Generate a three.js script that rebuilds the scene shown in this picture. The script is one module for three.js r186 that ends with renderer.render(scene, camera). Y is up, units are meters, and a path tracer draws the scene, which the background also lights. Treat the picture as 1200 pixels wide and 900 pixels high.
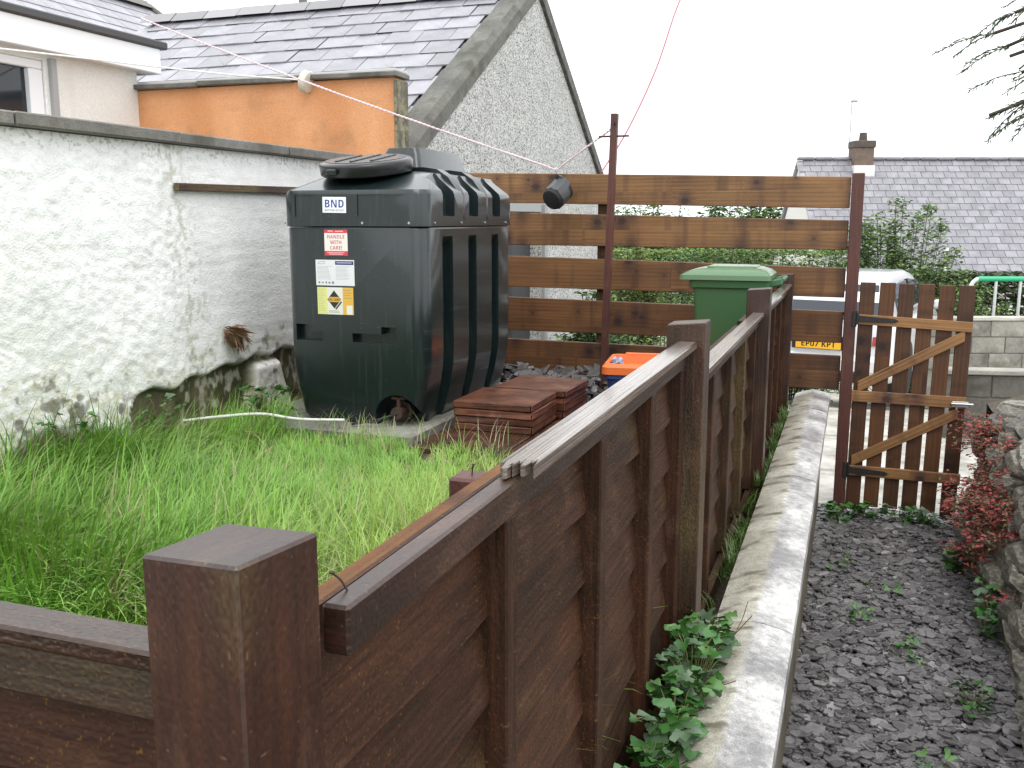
import * as THREE from 'three';
import { mergeGeometries, toCreasedNormals } from 'three/addons/utils/BufferGeometryUtils.js';
import { Brush, Evaluator, SUBTRACTION } from 'three-bvh-csg';

// ---------------------------------------------------------------- camera, sky, sun, exposure
const scene = new THREE.Scene();
const camera = new THREE.PerspectiveCamera(43.99, 4 / 3, 0.05, 400);
camera.position.set(0, 1.87, 0);
camera.rotation.order = 'YXZ';
camera.rotation.set(THREE.MathUtils.degToRad(-9.829), THREE.MathUtils.degToRad(19.708), 0);

const renderer = new THREE.WebGLRenderer({ antialias: true });
renderer.setSize(1024, 768);
renderer.toneMapping = THREE.LinearToneMapping;
renderer.toneMappingExposure = 1.85;
renderer.shadowMap.enabled = true;

{ // an overcast sky: bright grey-white cloud, a little brighter overhead, with faint soft cloud structure
  const W = 256, H = 128, data = new Float32Array(W * H * 4);
  for (let j = 0; j < H; j++) for (let i = 0; i < W; i++) {
    const el = (j + 0.5) / H * Math.PI - Math.PI / 2, az = i / W * Math.PI * 2, s = Math.max(0, Math.sin(el));
    const cloud = 1 + 0.04 * Math.sin(az * 3 + 2.1 * s * 5) * Math.cos(az * 5 + el * 7) + 0.03 * Math.sin(az * 11 + el * 17);
    const L = (0.92 + 0.33 * s) * (el < -0.05 ? 0.9 : cloud), o = (j * W + i) * 4;
    data[o] = L * 0.975; data[o + 1] = L; data[o + 2] = L * 1.02; data[o + 3] = 1;
  }
  const t = new THREE.DataTexture(data, W, H, THREE.RGBAFormat, THREE.FloatType);
  t.mapping = THREE.EquirectangularReflectionMapping; t.magFilter = THREE.LinearFilter; t.needsUpdate = true;
  scene.background = t; scene.environment = t;
}
const sun = new THREE.DirectionalLight(new THREE.Color(1, 0.97, 0.93), 0.7);
sun.position.set(4, 16, 3); sun.target.position.set(-1, 0, -6); scene.add(sun, sun.target);
sun.castShadow = true; sun.shadow.radius = 60; sun.shadow.mapSize.set(2048, 2048);
Object.assign(sun.shadow.camera, { left: -14, right: 14, top: 14, bottom: -14, near: 1, far: 60 });

// ---------------------------------------------------------------- random numbers and noise
let seedState = 12345;
const rnd = () => { seedState = (seedState + 0x6D2B79F5) | 0; let t = Math.imul(seedState ^ (seedState >>> 15), 1 | seedState); t = (t + Math.imul(t ^ (t >>> 7), 61 | t)) ^ t; return ((t ^ (t >>> 14)) >>> 0) / 4294967296; };
const R = (a, b) => a + (b - a) * rnd();
const clamp = (x, a = 0, b = 1) => Math.min(b, Math.max(a, x));
const lerp = (a, b, t) => a + (b - a) * t;
const sstep = (a, b, x) => { const t = clamp((x - a) / (b - a)); return t * t * (3 - 2 * t); };
const TAB = new Float32Array(65536); for (let i = 0; i < 65536; i++) TAB[i] = rnd();
const hsh = (x, y, s) => TAB[((x * 374761 + y * 668265 + s * 92821) ^ ((x * 7919 + s) * (y + 131))) & 65535];
function vn(x, y, s = 0, px = 0, py = 0) {          // value noise, optional period
  const xi = Math.floor(x), yi = Math.floor(y), fx = x - xi, fy = y - yi, u = fx * fx * (3 - 2 * fx), v = fy * fy * (3 - 2 * fy);
  const w = (a, p) => (p ? ((a % p) + p) % p : a);
  const x0 = w(xi, px), x1 = w(xi + 1, px), y0 = w(yi, py), y1 = w(yi + 1, py);
  return lerp(lerp(hsh(x0, y0, s), hsh(x1, y0, s), u), lerp(hsh(x0, y1, s), hsh(x1, y1, s), u), v);
}
function fbm(x, y, s = 0, oct = 4, px = 0, py = 0) { let a = 0.5, f = 1, r = 0, n = 0; for (let i = 0; i < oct; i++) { r += a * vn(x * f, y * f, s + i * 17, px * f, py * f); n += a; a *= 0.5; f *= 2; } return r / n; }

// ---------------------------------------------------------------- textures
const texOf = (data, w, h, srgb, sx, sy) => {
  const t = new THREE.DataTexture(data, w, h, THREE.RGBAFormat, THREE.UnsignedByteType);
  t.wrapS = t.wrapT = THREE.RepeatWrapping; t.magFilter = THREE.LinearFilter; t.minFilter = THREE.LinearMipmapLinearFilter; t.generateMipmaps = true;
  if (srgb) t.colorSpace = THREE.SRGBColorSpace;
  t.repeat.set(1 / sx, 1 / sy); t.needsUpdate = true; return t;
};
// fn(u, v) -> [r, g, b, height], r g b in sRGB 0..255, height 0..1; size in metres
function surface(w, h, sx, sy, fn) {
  const c = new Uint8Array(w * h * 4), b = new Uint8Array(w * h * 4);
  for (let j = 0; j < h; j++) for (let i = 0; i < w; i++) {
    const r = fn(i / w, j / h), o = (j * w + i) * 4;
    c[o] = clamp(r[0], 0, 255); c[o + 1] = clamp(r[1], 0, 255); c[o + 2] = clamp(r[2], 0, 255); c[o + 3] = 255;
    b[o] = b[o + 1] = b[o + 2] = clamp(r[3] * 255, 0, 255); b[o + 3] = 255;
  }
  return { map: texOf(c, w, h, true, sx, sy), bump: texOf(b, w, h, false, sx, sy) };
}
const mix3 = (a, b, t) => [lerp(a[0], b[0], t), lerp(a[1], b[1], t), lerp(a[2], b[2], t)];
const mul3 = (a, k) => [a[0] * k, a[1] * k, a[2] * k];
function mat(surf, rough, bumpScale = 0.002, extra = {}) {
  const o = { roughness: rough, ...extra };
  if (surf) { o.map = surf.map; if (bumpScale) { o.bumpMap = surf.bump; o.bumpScale = bumpScale; } }
  return extra.clearcoat || extra.transmission || extra.specularIntensity !== undefined ? new THREE.MeshPhysicalMaterial(o) : new THREE.MeshStandardMaterial(o);
}
const plain = (r, g, b, rough = 0.7, extra = {}) => { const m = (extra.clearcoat || extra.transmission) ? new THREE.MeshPhysicalMaterial({ roughness: rough, ...extra }) : new THREE.MeshStandardMaterial({ roughness: rough, ...extra }); m.color.setRGB(r, g, b); return m; };

// dark brown fence stain on sawn boards, with yellow lichen specks and green algae patches
function stainedWood(seed, base, dark, lichen, algae) {
  return surface(1024, 512, 1.6, 0.8, (u, v) => {
    const grain = fbm(u * 14, v * 150, seed, 3, 14, 150), broad = fbm(u * 5, v * 8, seed + 5, 4, 5, 8), fine = vn(u * 400, v * 400, seed + 9, 400, 400);
    const wear = fbm(u * 16, v * 14, seed + 31, 4, 16, 14);
    let c = mix3(dark, base, clamp(0.25 + 0.9 * (grain - 0.5) + 1.1 * (broad - 0.35)));
    c = mul3(c, 0.88 + 0.24 * fine);
    if (wear > 0.6) c = mix3(c, [96, 70, 54], clamp((wear - 0.6) * 4) * (0.25 + 0.45 * fine));
    const al = fbm(u * 4, v * 5, seed + 41, 4, 4, 5);
    c = mix3(c, [112, 106, 66], clamp((al - 0.62 + algae) * 4) * (0.3 + 0.7 * fine) * 0.75);
    const zone = fbm(u * 6, v * 5, seed + 51, 3, 6, 5), spot = vn(u * 640, v * 320, seed + 61, 640, 320);
    if (spot > 0.9 && zone > 0.62 - lichen) c = mix3(c, [140, 104, 36], 0.3 + 0.45 * fine);
    if (vn(u * 440, v * 220, seed + 71, 440, 220) > 0.965) c = mix3(c, [126, 116, 102], 0.5);
    return [...c, 0.5 + 0.4 * (grain - 0.5) + 0.25 * (fine - 0.5) + 0.3 * (wear - 0.5)];
  });
}
const S = {};
S.fence = stainedWood(3, [78, 49, 33], [42, 27, 18], 0.09, -0.05);
S.fenceOld = stainedWood(13, [78, 53, 37], [43, 30, 21], 0.12, 0.03);
S.postWood = stainedWood(23, [66, 38, 26], [38, 23, 16], -0.2, -0.04);
S.redPost = stainedWood(33, [96, 53, 43], [68, 38, 32], -0.3, -0.3);
// treated softwood boards with knots and wet dark stains
function knotty(seed, nk) {
  const knots = []; for (let i = 0; i < nk; i++) knots.push([R(0.02, 0.98), R(0.15, 0.85), R(0.35, 1)]);
  return surface(1536, 192, 2.3, 0.24, (u, v) => {
    const x = u * 2.3, y = v * 0.24; let warp = 0, kd = 0, halo = 0, ks0 = 0;
    for (const [ku, kv, ks] of knots) {
      const dx = x - ku * 2.3, dy = y - kv * 0.24, d = Math.sqrt(dx * dx * 0.55 + dy * dy), r = 0.005 + 0.015 * ks * ks;
      warp += Math.sign(dy) * 0.02 * ks * Math.exp(-d * d / 0.0012);
      const kk = sstep(r * 1.5, r * 0.6, d * (0.8 + 0.5 * vn(x * 90, y * 90, seed + 5))); if (kk > kd) ks0 = ks; kd = Math.max(kd, kk * (0.8 + 0.2 * Math.sin(d * 1800)));
      halo = Math.max(halo, Math.exp(-((dx / (0.03 + 0.02 * ks)) ** 2) - (dy / 0.09) ** 2) * ks);
    }
    const yy = y + warp, g = fbm(x * 2.5, yy * 190, seed, 3), rings = 0.5 + 0.5 * Math.sin(yy * 260 + 7 * fbm(x * 0.9, yy * 8, seed + 3, 3)), fine = vn(u * 900, v * 200, seed + 7);
    const blot = fbm(x * 3, y * 9, seed + 11, 4), drip = fbm(x * 16, y * 2, seed + 13, 3);
    let c = mix3([96, 66, 38], [160, 118, 72], clamp(0.5 + 0.55 * (g - 0.5) + 0.22 * (rings - 0.5) + 0.7 * (blot - 0.5)));
    c = mix3(c, [74, 48, 32], clamp((drip - 0.56) * 3.2) * 0.6);
    c = mix3(c, [66, 42, 34], halo * 0.8); c = mix3(c, [48, 29, 25], kd * (0.45 + 0.45 * ks0));
    c = mul3(c, 0.92 + 0.16 * fine);
    return [...c, 0.5 + 0.3 * (g - 0.5) + 0.2 * (fine - 0.5)];
  });
}
S.greyWoodSheen = surface(1024, 256, 1.2, 0.3, (u, v) => { const g = fbm(u * 9, v * 120, 91, 4, 9, 120), sp = fbm(u * 3, v * 60, 93, 3, 3, 60), f = vn(u * 500, v * 250, 95, 500, 250), b = fbm(u * 6, v * 5, 97, 4, 6, 5); let c = mix3([84, 72, 64], [142, 132, 124], clamp(0.5 + 1.3 * (g - 0.5) + 0.8 * (b - 0.5))); c = mix3(c, [44, 34, 30], clamp((sp - 0.66) * 9)); return [...mul3(c, 0.92 + 0.16 * f), 0.5 + 0.5 * (g - 0.5) - 0.8 * clamp((sp - 0.66) * 9)]; });  // grey weathered cap grain, its colour also paled for the wet sky sheen
S.plankA = knotty(101, 9); S.plankB = knotty(151, 12); S.plankC = knotty(201, 8);
// rough lime-washed wall: u along the wall (z from 0.4 to -6.6), v height (0.7 to 2.25)
const WALL = { z0: 0.4, z1: -6.6, y0: 0.66, y1: 2.21 };
const wallZones = (z, y) => {                        // where plaster is rough, where it has fallen away
  const n = fbm(z * 3 + 20, y * 3, 301, 4) - 0.5, edge = -3.62 - (2.2 - y) * 0.16 + n * 0.25;
  const rough = sstep(-0.1, 0.12, z - edge);
  const crack = 1.09 + 0.06 * (-z - 3.5) + 0.05 * n + 0.012 * Math.sin(z * 23);
  let bare = (z < -3.42 + n * 0.3) ? sstep(0.012, -0.012, y - crack) : 0;
  const patch = sstep(0.05, -0.02, Math.abs(z + 4.42 + n * 0.1) - 0.17 + (y - 0.9) * 0.25) * sstep(1.13, 1.08, y);
  bare *= 1 - patch;
  const lowbare = sstep(0.05, -0.05, y - (0.93 + n * 0.15) - clamp(z + 3.05, -1, 0.2) * 0.35) * (z > -3.3 ? 1 : 0);
  return { rough, bare, patch, lowbare, n };
};
S.wall = surface(1792, 420, 1, 1, (u, v) => {
  const z = lerp(WALL.z0, WALL.z1, u), y = lerp(WALL.y0, WALL.y1, v), k = wallZones(z, y);
  const f1 = fbm(z * 9, y * 9, 311, 5), f2 = fbm(z * 40, y * 40, 317, 3), f3 = vn(u * 1600, v * 420, 331);
  let c = [247, 247, 246]; c = mul3(c, 0.93 + 0.1 * f1 + 0.05 * (f3 - 0.5));
  c = mix3(c, [190, 190, 174], clamp((fbm(z * 2.2, y * 1.6, 341, 5) - 0.52) * 3.2) * (0.7 * f2) * (0.1 + 0.35 * k.rough));
  const seam = Math.exp(-(((z + 3.68 + (2.2 - y) * 0.16) / 0.12) ** 2));
  c = mix3(c, [150, 148, 126], seam * clamp((f2 - 0.45) * 4) * 0.4);
  const low = sstep(1.35, 1.0, y + (f1 - 0.5) * 0.55);                       // lichen and algae growing up from the ground
  c = mix3(c, [172, 168, 122], low * clamp((f2 - 0.35) * 2.2) * 0.6);
  c = mix3(c, [70, 66, 52], low * clamp((fbm(z * 22, y * 22, 351, 4) - 0.58) * 7) * 0.65);
  c = mix3(c, [120, 118, 108], sstep(2.1, 2.2, y + 0.06 * (f1 - 0.5)) * clamp((fbm(z * 70, y * 90, 361, 3) - 0.58) * 7) * 0.4);
  const rust = fbm(z * 5, y * 26, 379, 4); if (k.rough < 0.5) c = mix3(c, [196, 193, 182], clamp((rust - 0.6) * 5) * 0.4 * f2);
  if (k.bare > 0) { let b = mix3([84, 78, 58], [126, 118, 92], f1); b = mix3(b, [66, 68, 40], clamp((fbm(z * 8, y * 8, 383, 4) - 0.42) * 4) * 0.8); b = mix3(b, [206, 204, 192], clamp((fbm(z * 26, y * 16, 389, 4) - 0.55) * 6) * sstep(-3.55, -3.8, z) * 0.8); c = mix3(c, b, k.bare); }
  if (k.lowbare > 0) c = mix3(c, mix3([112, 98, 84], [140, 124, 106], f1), k.lowbare);
  return [...c, 0.5 + 0.3 * (f2 - 0.5) + 0.35 * (f3 - 0.5)];
});
S.wall.map.repeat.set(1, 1); S.wall.bump.repeat.set(1, 1);
S.pebble = surface(800, 800, 1.3, 1.3, (u, v) => {
  const N = 150, x = u * N, y = v * N, xi = Math.floor(x), yi = Math.floor(y); let d1 = 9, id = 0, d2 = 9;
  for (let a = -1; a <= 1; a++) for (let b = -1; b <= 1; b++) {
    const cx = ((xi + a) % N + N) % N, cy = ((yi + b) % N + N) % N, dx = xi + a + hsh(cx, cy, 401) - x, dy = yi + b + hsh(cx, cy, 403) - y, d = dx * dx + dy * dy;
    if (d < d1) { d2 = d1; d1 = d; id = hsh(cx, cy, 407); } else if (d < d2) d2 = d;
  }
  const gap = Math.sqrt(d2) - Math.sqrt(d1), tone = id < 0.2 ? 80 + id * 200 : id < 0.4 ? 165 + id * 90 : 222 + id * 30, k = sstep(0.02, 0.3, gap);
  const st = 0.93 + 0.1 * fbm(u * 6, v * 6, 409, 4, 6, 6), g = lerp(104, tone, 0.35 + 0.65 * k) * st;
  return [g, g, g * 0.985, 0.2 + 0.8 * k];
});
S.concrete = surface(768, 768, 1.6, 1.6, (u, v) => {
  const a = fbm(u * 6, v * 6, 501, 5, 6, 6), b = fbm(u * 60, v * 60, 503, 3, 60, 60), f = vn(u * 500, v * 500, 509, 500, 500);
  let c = mul3([150, 147, 138], 0.75 + 0.5 * a); c = mul3(c, 0.85 + 0.2 * b + 0.12 * f);
  c = mix3(c, [84, 82, 66], clamp((fbm(u * 9, v * 9, 521, 4, 9, 9) - 0.55) * 4) * 0.6);
  return [...c, 0.3 * a + 0.4 * b + 0.3 * f];
});
// weathered coping of the low wall: v = 0 on the fence side (tan lichen), v = 1 on the path side (bare white and grey)
S.coping = surface(2048, 256, 3.2, 1, (u, v) => {
  const b = fbm(u * 220, v * 14, 531, 4, 220, 0), f = vn(u * 1800, v * 120, 533, 1800, 0), a = fbm(u * 18, v * 2.5, 537, 5, 18, 0), s = fbm(u * 70, v * 2.2, 541, 3, 70, 0);
  let tan = mix3([148, 143, 128], [200, 197, 184], clamp(0.4 + 1.1 * (a - 0.42) + 0.8 * (b - 0.45))); tan = mix3(tan, [74, 68, 52], clamp((s - 0.58) * 4) * 0.8);
  let wht = mix3([128, 126, 126], [224, 222, 218], clamp(0.42 + 1.7 * (a - 0.48) + 0.8 * (b - 0.5))); wht = mix3(wht, [96, 94, 90], clamp((s - 0.64) * 5) * 0.3);
  const c = mul3(mix3(tan, wht, sstep(0.44, 0.56, v + (b - 0.5) * 0.16)), 0.82 + 0.34 * f);
  return [...c, 0.35 * a + 0.4 * b + 0.25 * f];
});
S.orange = surface(1024, 512, 2.4, 1.2, (u, v) => {
  const a = fbm(u * 5, v * 4, 551, 5, 5, 4), st = fbm(u * 26, v * 2, 553, 4, 26, 2), f = vn(u * 500, v * 250, 557, 500, 250), p = fbm(u * 9, v * 6, 559, 5, 9, 6);
  let c = mix3([190, 130, 84], [208, 152, 108], clamp(0.5 + 1.6 * (a - 0.5))); c = mix3(c, [112, 80, 54], clamp((st - 0.52) * 3) * clamp((p - 0.36) * 3.0) * 0.7);
  c = mix3(c, [104, 84, 66], clamp((p - 0.6) * 3) * 0.3); c = mul3(c, 0.94 + 0.12 * f);
  return [...c, 0.4 * a + 0.3 * p + 0.3 * f];
});
S.greyRender = surface(512, 512, 1.6, 1.6, (u, v) => {
  const a = fbm(u * 4, v * 4, 571, 5, 4, 4), f = vn(u * 300, v * 300, 573, 300, 300), st = fbm(u * 16, v * 2, 575, 4, 16, 2);
  let c = mix3([214, 213, 208], [232, 231, 227], a); c = mix3(c, [160, 148, 116], clamp((st - 0.6) * 3) * 0.25 * f); return [...mul3(c, 0.95 + 0.1 * f), 0.5 * a + 0.5 * f];
});
S.slate = surface(512, 512, 0.9, 0.9, (u, v) => {
  const a = fbm(u * 6, v * 6, 601, 5, 6, 6), l = fbm(u * 30, v * 8, 603, 3, 30, 8), f = vn(u * 300, v * 300, 605, 300, 300);
  let c = mix3([134, 132, 139], [166, 164, 170], clamp(0.5 + 1.4 * (a - 0.5))); c = mix3(c, [150, 146, 140], clamp((l - 0.62) * 4) * 0.5); return [...mul3(c, 0.93 + 0.14 * f), 0.4 * a + 0.4 * l + 0.2 * f];
});
S.rock = surface(512, 512, 0.5, 0.5, (u, v) => {
  const a = fbm(u * 5, v * 5, 621, 5, 5, 5), f = fbm(u * 60, v * 60, 623, 3, 60, 60), l = fbm(u * 9, v * 9, 625, 4, 9, 9), m = fbm(u * 7, v * 7, 627, 4, 7, 7);
  let c = mix3([74, 72, 68], [134, 130, 124], clamp(0.5 + 1.6 * (a - 0.5))); c = mix3(c, [162, 160, 138], clamp((l - 0.56) * 6) * 0.75); c = mix3(c, [84, 84, 48], clamp((m - 0.56) * 5) * 0.6);
  return [...mul3(c, 0.82 + 0.36 * f), 0.5 * a + 0.3 * f + 0.2 * l];
});
S.tile = surface(512, 512, 0.6, 0.6, (u, v) => {
  const a = fbm(u * 5, v * 5, 641, 5, 5, 5), f = vn(u * 260, v * 260, 643, 260, 260), l = fbm(u * 8, v * 8, 645, 4, 8, 8);
  let c = mix3([92, 54, 40], [134, 82, 60], clamp(0.5 + 1.5 * (a - 0.5))); c = mix3(c, [150, 118, 100], clamp((l - 0.58) * 5) * 0.5); c = mix3(c, [52, 40, 34], clamp((0.42 - l) * 5) * 0.6);
  return [...mul3(c, 0.88 + 0.24 * f), 0.5 * a + 0.5 * f];
});
S.soil = surface(640, 640, 1.5, 1.5, (u, v) => {
  const a = fbm(u * 8, v * 8, 661, 5, 8, 8), f = fbm(u * 90, v * 90, 663, 3, 90, 90);
  return [...mul3(mix3([58, 48, 38], [88, 74, 56], a), 0.7 + 0.6 * f), 0.5 * a + 0.5 * f];
});
S.slateGround = surface(512, 512, 0.8, 0.8, (u, v) => { const a = fbm(u * 30, v * 30, 671, 4, 30, 30); return [...mul3([52, 48, 50], 0.6 + 0.8 * a), a]; });
S.plastic = surface(768, 768, 1.3, 1.3, (u, v) => {
  const a = fbm(u * 4, v * 4, 681, 5, 4, 4), st = fbm(u * 70, v * 5, 683, 4, 70, 5), f = vn(u * 420, v * 420, 687, 420, 420);
  let c = mix3([17, 27, 29], [26, 37, 38], clamp(0.5 + 1.4 * (a - 0.5))); c = mix3(c, [66, 78, 74], clamp((st - 0.62) * 3.4) * 0.5);
  const sc = vn(u * 34 + 9 * fbm(u * 3, v * 3, 691, 2, 3, 3), v * 160, 693); if (sc > 0.975) c = mix3(c, [96, 106, 102], 0.5);
  return [...mul3(c, 0.94 + 0.12 * f), 0.5 * f + 0.5 * a];
});
S.brick = surface(256, 256, 0.5, 0.5, (u, v) => { const a = fbm(u * 6, v * 6, 701, 4, 6, 6); return [...mix3([92, 80, 72], [124, 106, 94], a), a]; });
S.metalRust = surface(256, 256, 0.3, 0.3, (u, v) => { const a = fbm(u * 8, v * 8, 711, 4, 8, 8); return [...mix3([46, 40, 38], [92, 60, 44], clamp((a - 0.4) * 3)), a]; });

const M = {};
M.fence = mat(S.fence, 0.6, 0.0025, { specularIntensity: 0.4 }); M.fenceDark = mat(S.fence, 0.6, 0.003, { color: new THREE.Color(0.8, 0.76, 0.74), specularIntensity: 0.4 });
M.fenceOld = mat(S.fenceOld, 0.62, 0.0025, { specularIntensity: 0.4 }); M.post = mat(S.postWood, 0.4, 0.002, { clearcoat: 0.2, clearcoatRoughness: 0.2 }); M.postOld = mat(S.fenceOld, 0.5, 0.0025, { color: new THREE.Color(0.95, 0.85, 0.8) });
M.redPost = mat(S.redPost, 0.5, 0.002);
M.cap = mat(S.greyWoodSheen, 0.3, 0.003, { clearcoat: 0.7, clearcoatRoughness: 0.15 });
M.rawWood = mat(S.plankB, 0.85, 0.006, { color: new THREE.Color(0.72, 0.6, 0.46) });;
const PL = (s, r, g, b, ro = 0.55) => mat(s, ro, 0.002, { color: new THREE.Color(r, g, b) });
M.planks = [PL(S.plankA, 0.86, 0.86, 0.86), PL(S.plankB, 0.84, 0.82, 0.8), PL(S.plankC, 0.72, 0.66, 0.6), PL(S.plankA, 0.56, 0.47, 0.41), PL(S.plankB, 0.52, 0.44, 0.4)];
M.slats = [PL(S.plankB, 0.38, 0.29, 0.24), PL(S.plankC, 0.44, 0.33, 0.25), PL(S.plankA, 0.32, 0.25, 0.21)];
M.gateRail = [PL(S.plankC, 1.12, 1.12, 1.1), PL(S.plankA, 1.05, 1.05, 1.05)];
M.wall = mat(S.wall, 0.85, 0.006); M.pebble = mat(S.pebble, 0.8, 0.006);
M.concrete = mat(S.concrete, 0.6, 0.004); M.concreteDark = mat(S.concrete, 0.6, 0.005, { color: new THREE.Color(0.42, 0.42, 0.42) }); M.concreteMid = mat(S.concrete, 0.55, 0.004, { color: new THREE.Color(0.7, 0.7, 0.7) });
M.concretePale = mat(S.concrete, 0.45, 0.003, { color: new THREE.Color(1.45, 1.46, 1.5) });
M.coping = mat(S.coping, 0.4, 0.0009); M.orange = mat(S.orange, 0.8, 0.004); M.greyRender = mat(S.greyRender, 0.8, 0.003);
M.slates = [0.6, 0.68, 0.77, 0.86].map((k, i) => mat(S.slate, 0.26, 0.003, { color: new THREE.Color(k, k * (i % 2 ? 0.99 : 1.01), k * 1.03) }));
M.farSlate = mat(S.slate, 0.34, 0.003); M.rocks = [1, 0.8, 0.62, 1.2].map((k) => mat(S.rock, 0.6, 0.006, { color: new THREE.Color(k, k * 0.985, k * 0.95) }));
M.verge = mat(S.concrete, 0.75, 0.012, { color: new THREE.Color(0.4, 0.41, 0.41) });
M.tiles = [0.72, 0.84, 0.95].map((k) => mat(S.tile, 0.28, 0.002, { color: new THREE.Color(k, k, k) }));
M.soil = mat(S.soil, 0.8, 0.01); M.slateGround = mat(S.slateGround, 0.5, 0.01);
M.tank = mat(S.plastic, 0.3, 0.0006, { clearcoat: 0.4, clearcoatRoughness: 0.15 }); M.blackPlastic = plain(0.012, 0.013, 0.014, 0.4); M.rust = mat(S.metalRust, 0.6, 0.001);
M.white = plain(0.78, 0.79, 0.8, 0.35); M.brick = mat(S.brick, 0.85, 0.003); M.blackIron = plain(0.015, 0.014, 0.014, 0.5); M.zinc = plain(0.5, 0.5, 0.5, 0.35, { metalness: 0.8 });

// ---------------------------------------------------------------- geometry helpers
function ni(g) { return g.index ? g.toNonIndexed() : g; }
function uvBox(geo, axis = 0, ou = rnd() * 7, ov = rnd() * 7) {           // uv in metres from the side each face looks to; u runs along the given axis
  const g = ni(geo), p = g.attributes.position, uv = new Float32Array(p.count * 2), a = new THREE.Vector3(), b = new THREE.Vector3(), c = new THREE.Vector3();
  for (let i = 0; i < p.count; i += 3) {
    a.fromBufferAttribute(p, i); b.fromBufferAttribute(p, i + 1).sub(a); c.fromBufferAttribute(p, i + 2).sub(a); b.cross(c);
    const n = [Math.abs(b.x), Math.abs(b.y), Math.abs(b.z)], k = n[0] >= n[1] && n[0] >= n[2] ? 0 : n[1] >= n[2] ? 1 : 2;
    let iu = axis, iv = 3 - axis - k; if (k === axis) { iu = (axis + 1) % 3; iv = (axis + 2) % 3; }
    for (let q = 0; q < 3; q++) { const v = [p.getX(i + q), p.getY(i + q), p.getZ(i + q)]; uv[(i + q) * 2] = v[iu] + ou; uv[(i + q) * 2 + 1] = v[iv] + ov; }
  }
  g.setAttribute('uv', new THREE.BufferAttribute(uv, 2)); return g;
}
function cbox(w, h, d, b = 0.003, axis = -1, warp = null) {               // box with chamfered edges, centred
  const H = [w / 2, h / 2, d / 2], s = [-1, 1], pos = [];
  b = Math.min(b, w * 0.45, h * 0.45, d * 0.45);
  const V = (c, k) => [0, 1, 2].map((i) => c[i] * (i === k ? H[i] : H[i] - b));
  const tri = (A, B, C) => { const m = [0, 1, 2].map((i) => A[i] + B[i] + C[i]), u = [0, 1, 2].map((i) => B[i] - A[i]), v = [0, 1, 2].map((i) => C[i] - A[i]);
    const n = [u[1] * v[2] - u[2] * v[1], u[2] * v[0] - u[0] * v[2], u[0] * v[1] - u[1] * v[0]]; const d0 = n[0] * m[0] + n[1] * m[1] + n[2] * m[2]; pos.push(...A, ...(d0 > 0 ? B : C), ...(d0 > 0 ? C : B)); };
  const quad = (A, B, C, D) => { tri(A, B, C); tri(A, C, D); };
  for (let k = 0; k < 3; k++) { const i = (k + 1) % 3, j = (k + 2) % 3, C = (a, e, f) => { const c = [0, 0, 0]; c[k] = a; c[i] = e; c[j] = f; return c; };
    for (const a of s) quad(V(C(a, -1, -1), k), V(C(a, 1, -1), k), V(C(a, 1, 1), k), V(C(a, -1, 1), k));
    for (const e of s) for (const f of s) quad(V(C(-1, e, f), i), V(C(1, e, f), i), V(C(1, e, f), j), V(C(-1, e, f), j)); }
  for (const x of s) for (const y of s) for (const z of s) tri(V([x, y, z], 0), V([x, y, z], 1), V([x, y, z], 2));
  if (warp) for (let i = 0; i < pos.length; i += 3) { const q = warp(pos[i], pos[i + 1], pos[i + 2]); pos[i] = q[0]; pos[i + 1] = q[1]; pos[i + 2] = q[2]; }
  const g = new THREE.BufferGeometry(); g.setAttribute('position', new THREE.Float32BufferAttribute(pos, 3)); g.computeVertexNormals();
  return uvBox(g, axis >= 0 ? axis : (w >= h && w >= d ? 0 : h >= d ? 1 : 2));
}
const move = (g, x = 0, y = 0, z = 0, rx = 0, ry = 0, rz = 0) => { g.applyMatrix4(new THREE.Matrix4().compose(new THREE.Vector3(x, y, z), new THREE.Quaternion().setFromEuler(new THREE.Euler(rx, ry, rz)), new THREE.Vector3(1, 1, 1))); return g; };
const V3 = (x, y, z) => new THREE.Vector3(x, y, z);
const tube = (pts, r, seg = 24, rs = 6) => ni(new THREE.TubeGeometry(new THREE.CatmullRomCurve3(pts.map((p) => V3(...p))), seg, r, rs));
const cyl = (r0, r1, h, n = 20) => ni(new THREE.CylinderGeometry(r0, r1, h, n));
function smooth(g, deg = 35) { return toCreasedNormals(ni(g), THREE.MathUtils.degToRad(deg)); }
const join = (list) => mergeGeometries(list.map((g) => { const n = ni(g); for (const k of Object.keys(n.attributes)) if (!['position', 'normal', 'uv', 'color'].includes(k)) n.deleteAttribute(k); if (!n.attributes.uv) n.setAttribute('uv', new THREE.Float32BufferAttribute(new Float32Array(n.attributes.position.count * 2), 2)); return n; }));
function loft(rings, capped = true) {                                     // rings: arrays of [x, y, z] with equal counts
  const pos = [], n = rings[0].length, T = (a, b, c) => pos.push(...a, ...b, ...c);
  for (let i = 0; i + 1 < rings.length; i++) for (let j = 0; j < n; j++) { const k = (j + 1) % n; T(rings[i][j], rings[i][k], rings[i + 1][k]); T(rings[i][j], rings[i + 1][k], rings[i + 1][j]); }
  if (capped) for (const [r, f] of [[rings[0], 0], [rings[rings.length - 1], 1]]) { const c = [0, 1, 2].map((q) => r.reduce((s, v) => s + v[q], 0) / n); for (let j = 0; j < n; j++) { const k = (j + 1) % n; f ? T(c, r[j], r[k]) : T(c, r[k], r[j]); } }
  const g = new THREE.BufferGeometry(); g.setAttribute('position', new THREE.Float32BufferAttribute(pos, 3)); g.computeVertexNormals(); g.setAttribute('uv', new THREE.Float32BufferAttribute(new Float32Array(pos.length / 3 * 2), 2)); return g;
}
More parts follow.
